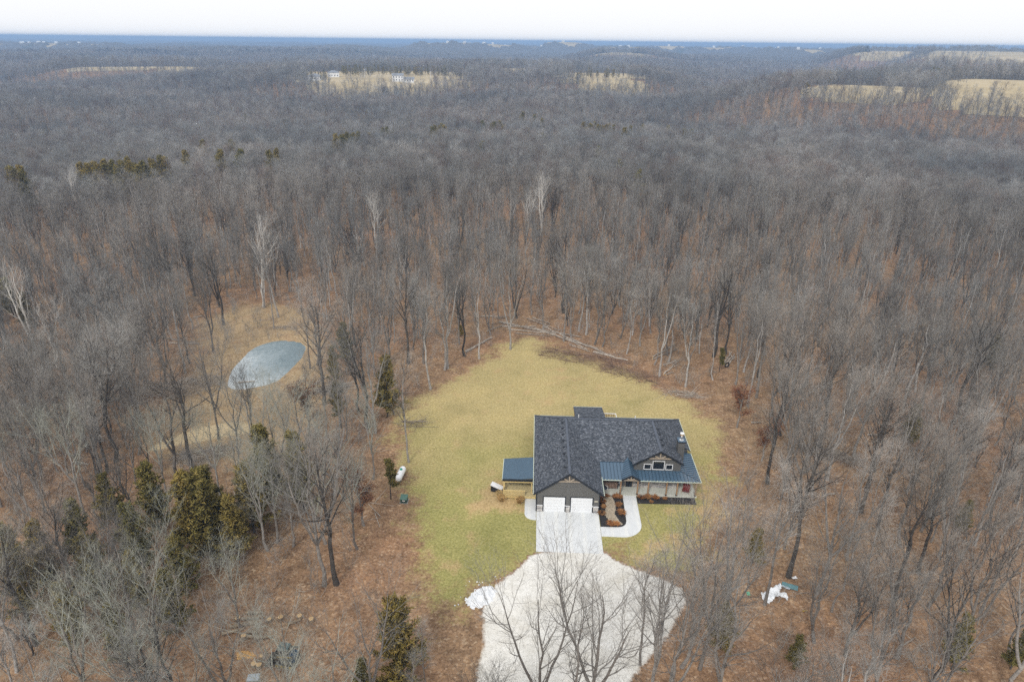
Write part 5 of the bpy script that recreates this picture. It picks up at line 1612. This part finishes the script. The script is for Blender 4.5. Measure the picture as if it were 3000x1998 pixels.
scatter('near_woods', 'leafless woods closing in around the clearing', 'woods', mid_m, fx[nb_], fy[nb_], fs[nb_], 1)
scatter('distant_woods', 'grey-brown leafless woods rolling away behind the clearing', 'woods', FAR['bare'], fx[~nb_], fy[~nb_], fs[~nb_], 2)
# cedars lost among the far woods
qx, qy = lattice(250, 1500, 42, 44, g)
k = (in_field(qx, qy) < .1) & (g.random(len(qx)) < .35)
scatter('distant_cedars', 'dark evergreens dotted through the distant woods', 'woods', FAR['cedar'], qx[k], qy[k], g.uniform(.8, 1.4, k.sum()), 3)
# hedges of evergreens along the far pastures
qx, qy = [], []
for a0, a1, d, n in ((-13.5, -3, 1010, 90), (-17, -14.5, 900, 14), (29.5, 37, 960, 60), (5, 8.3, 930, 16)):
    a = np.radians(g.uniform(a0, a1, n)); q = d + g.normal(size=n) * 14
    qx.append(np.sin(a) * q); qy.append(np.cos(a) * q)
qx, qy = np.concatenate(qx), np.concatenate(qy)
scatter('evergreen_hedges', 'dark evergreen hedgerows along the distant pastures', 'hedge', FAR['cedar'], qx, qy, g.uniform(.8, 1.25, len(qx)), 4)
# undergrowth on the forest floor
qx, qy = lattice(28, 200, 3.1, 46, g)
P2 = np.stack([qx, qy], 1)
k = (sd_poly(P2, CLEAR) < .5) & (sd_poly(P2, POND_S) < -1) & (sd_poly(P2, GRAVEL_S) < -2) & (sd_poly(P2, TRAIL_S) < -1) & (g.random(len(qx)) < np.where(qx < -20, .75, .45))
scatter('undergrowth', 'thin saplings and briar on the forest floor', 'undergrowth', FAR['sapling'], qx[k], qy[k], g.uniform(.5, 1.25, k.sum()), 5)

# fallen sticks and limbs lying on the leaves
for i in range(3):
    g2 = np.random.default_rng(700 + i)
    n = 9
    p0 = np.column_stack([g2.uniform(-1.6, 1.6, (n, 2)), np.full(n, .05)])
    d = norm(g2.normal(size=(n, 3)) * [1, 1, .06]) * g2.uniform(.6, 2.6, (n, 1))
    p1 = p0 + d
    p1[:, 2] = np.abs(p1[:, 2]) + .03
    rd = g2.uniform(.015, .05, n)
    V, F = frusta(p0, p1, rd, rd * .5, 4)
    FAR.setdefault('stick', []).append(mesh_from('fallen_stick', V, F, 'dead_wood'))
qx, qy = lattice(28, 190, 4.6, 46, g)
P2 = np.stack([qx, qy], 1)
k = (sd_poly(P2, CLEAR) < .0) & (sd_poly(P2, POND_S) < -1.5) & (sd_poly(P2, GRAVEL_S) < -2) & (sd_poly(P2, TRAIL_S) < -1) & (g.random(len(qx)) < .5)
scatter('fallen_branches', 'pale fallen sticks strewn over the forest floor', 'fallen branches', FAR['stick'], qx[k], qy[k], g.uniform(.6, 1.3, k.sum()), 6)

# ------------------------------------------------------------------ canopy beyond the last separate trees
aa = np.radians(np.arange(-46, 46.01, .16))
ra = [2350.0]
while ra[-1] < 25500:
    ra.append(ra[-1] * 1.0075)
ra = np.array(ra)
A_, R_ = np.meshgrid(aa, ra)
x, y = (np.sin(A_) * R_).ravel(), (np.cos(A_) * R_).ravel()
g = np.random.default_rng(8)
ww = in_field(x, y)
z = land(x, y) + (13 + g.normal(size=len(x)) * 2.2) * (1 - sstep(ww, .05, .4)) - 3 * sstep(ww, .1, .5)
ii = np.arange(len(x)).reshape(len(ra), len(aa))
F = np.stack([ii[:-1, :-1], ii[1:, :-1], ii[1:, 1:], ii[:-1, 1:]], -1).reshape(-1, 4)
tag(link('far_woods', mesh_from('far_woods', np.column_stack([x, y, z]), F, 'far_canopy')), 'blue-grey woods fading out to the horizon', 'woods', kind='stuff')

# ------------------------------------------------------------------ far buildings
def gz(x, y):
    return float(land(np.array([x]), np.array([y]))[0])
def building(x, y, w_, d_, h_, rot, kind, label):
    b = thing('farm_building' if kind in ('barn', 'shed') else 'farmhouse', label, 'building', (x, y, gz(x, y) + .4), R(rot))
    wall_m = 'far_white'
    MB().box(-w_ / 2, w_ / 2, -d_ / 2, d_ / 2, -1, h_).build('wall', wall_m, b)
    rm = 'far_roof_light' if kind in ('barn', 'shed') else 'far_roof'
    rh = d_ * .28
    o_ = .5
    if 'hip' in kind:
        MB().poly([(-w_ / 2 - o_, -d_ / 2 - o_, h_), (w_ / 2 + o_, -d_ / 2 - o_, h_), (w_ / 2 + o_, d_ / 2 + o_, h_), (-w_ / 2 - o_, d_ / 2 + o_, h_), (-w_ / 2 + d_ / 2, 0, h_ + rh), (w_ / 2 - d_ / 2, 0, h_ + rh)],
                  [(0, 1, 5, 4), (1, 2, 5), (2, 3, 4, 5), (3, 0, 4), (3, 2, 1, 0)]).build('roof', rm, b)
    else:
        MB().poly([(-w_ / 2 - o_, -d_ / 2 - o_, h_), (w_ / 2 + o_, -d_ / 2 - o_, h_), (w_ / 2 + o_, d_ / 2 + o_, h_), (-w_ / 2 - o_, d_ / 2 + o_, h_), (-w_ / 2 - o_, 0, h_ + rh), (w_ / 2 + o_, 0, h_ + rh)],
                  [(0, 1, 5, 4), (1, 2, 5), (2, 3, 4, 5), (3, 0, 4), (3, 2, 1, 0)]).build('roof', rm, b)
    rows = (1.0, 4.0) if kind == 'two' else (1.2,)
    if kind not in ('shed', 'barn'):
        for z in rows:
            for i in range(4):
                xx = -w_ / 2 + w_ * (i + .5) / 4
                MB().box(xx - .55, xx + .55, -d_ / 2 - .06, -d_ / 2 + .02, z, z + 1.4).build('window', 'glass', b)
    elif kind == 'barn':
        MB().box(-2, 2, -d_ / 2 - .06, -d_ / 2 + .02, 0, 3.6).build('door', 'far_roof', b)
    return b
NM = {'hip': 'white farmhouse with hipped grey roof on the far pasture', 'greyhip': 'low farmhouse with broad grey roof behind evergreens on the far pasture', 'two': 'white two-storey farmhouse on the far pasture', 'garage': 'low garage wing beside the two-storey farmhouse', 'shed': 'small white shed beside the long far barn', 'barn': 'long white-roofed barn beyond the distant pasture'}
for x_, y_, z_, w_, d_, h_, rot, kind in BUILD:
    building(x_, y_, w_, d_, h_, rot, kind, NM[kind])
r_ = random.Random(6)
for x_, y_, z_ in FARHOUSES:
    b = thing('distant_house', 'tiny pale house far off near the horizon', 'building', (x_, y_, gz(x_, y_)), r_.uniform(-.5, .5), 'tiny houses near the horizon')
    w_, d_, h_ = r_.uniform(9, 17), 9, r_.uniform(4, 6)
    MB().box(-w_ / 2, w_ / 2, -d_ / 2, d_ / 2, -2, h_).build('wall', 'far_white', b)
    MB().poly([(-w_ / 2, -d_ / 2 - 1, h_), (w_ / 2, -d_ / 2 - 1, h_), (w_ / 2, d_ / 2 + 1, h_), (-w_ / 2, d_ / 2 + 1, h_), (-w_ / 2, 0, h_ + 4), (w_ / 2, 0, h_ + 4)], [(0, 1, 5, 4), (1, 2, 5), (2, 3, 4, 5), (3, 0, 4), (3, 2, 1, 0)]).build('roof', 'far_roof_light', b)
for x_, y_ in ((-100, 868), (-186, 905), (-2, 1010), (20, 1060)):
    p = thing('utility_pole', 'thin grey utility pole on the far pasture', 'utility pole', (x_, y_, gz(x_, y_)), 0, 'utility poles across the far pasture')
    MB().tube([(0, 0, 0), (0, 0, 12)], .22, 6).build('pole', 'far_roof_light', p)
    MB().box(-1.2, 1.2, -.1, .1, 11, 11.25).build('crossarm', 'far_roof_light', p)

# ------------------------------------------------------------------ the air
HZ = 27500.0
HTOP = max(58.0, float(np.max(land(fx, fy) + fs * 20.5)) + 2.0, float(z.max() if hasattr(z, 'max') else 0) + 2.0)
print('haze top', HTOP)
hm = bpy.data.materials.new('air')
hm.use_nodes = True
hm.node_tree.nodes.clear()
ho = hm.node_tree.nodes.new('ShaderNodeOutputMaterial')
pv = hm.node_tree.nodes.new('ShaderNodeVolumePrincipled')
pv.inputs['Color'].default_value = (0.35, 0.54, 0.84, 1)
pv.inputs['Density'].default_value = 0.00027
pv.inputs['Anisotropy'].default_value = 0.0
hm.node_tree.links.new(pv.outputs[0], ho.inputs['Volume'])
MAT['air'] = hm
hz = MB().box(-HZ, HZ, -HZ, HZ, -60, HTOP).build('haze', 'air')
tag(hz, 'thin blue air over the countryside', 'haze', kind='stuff')
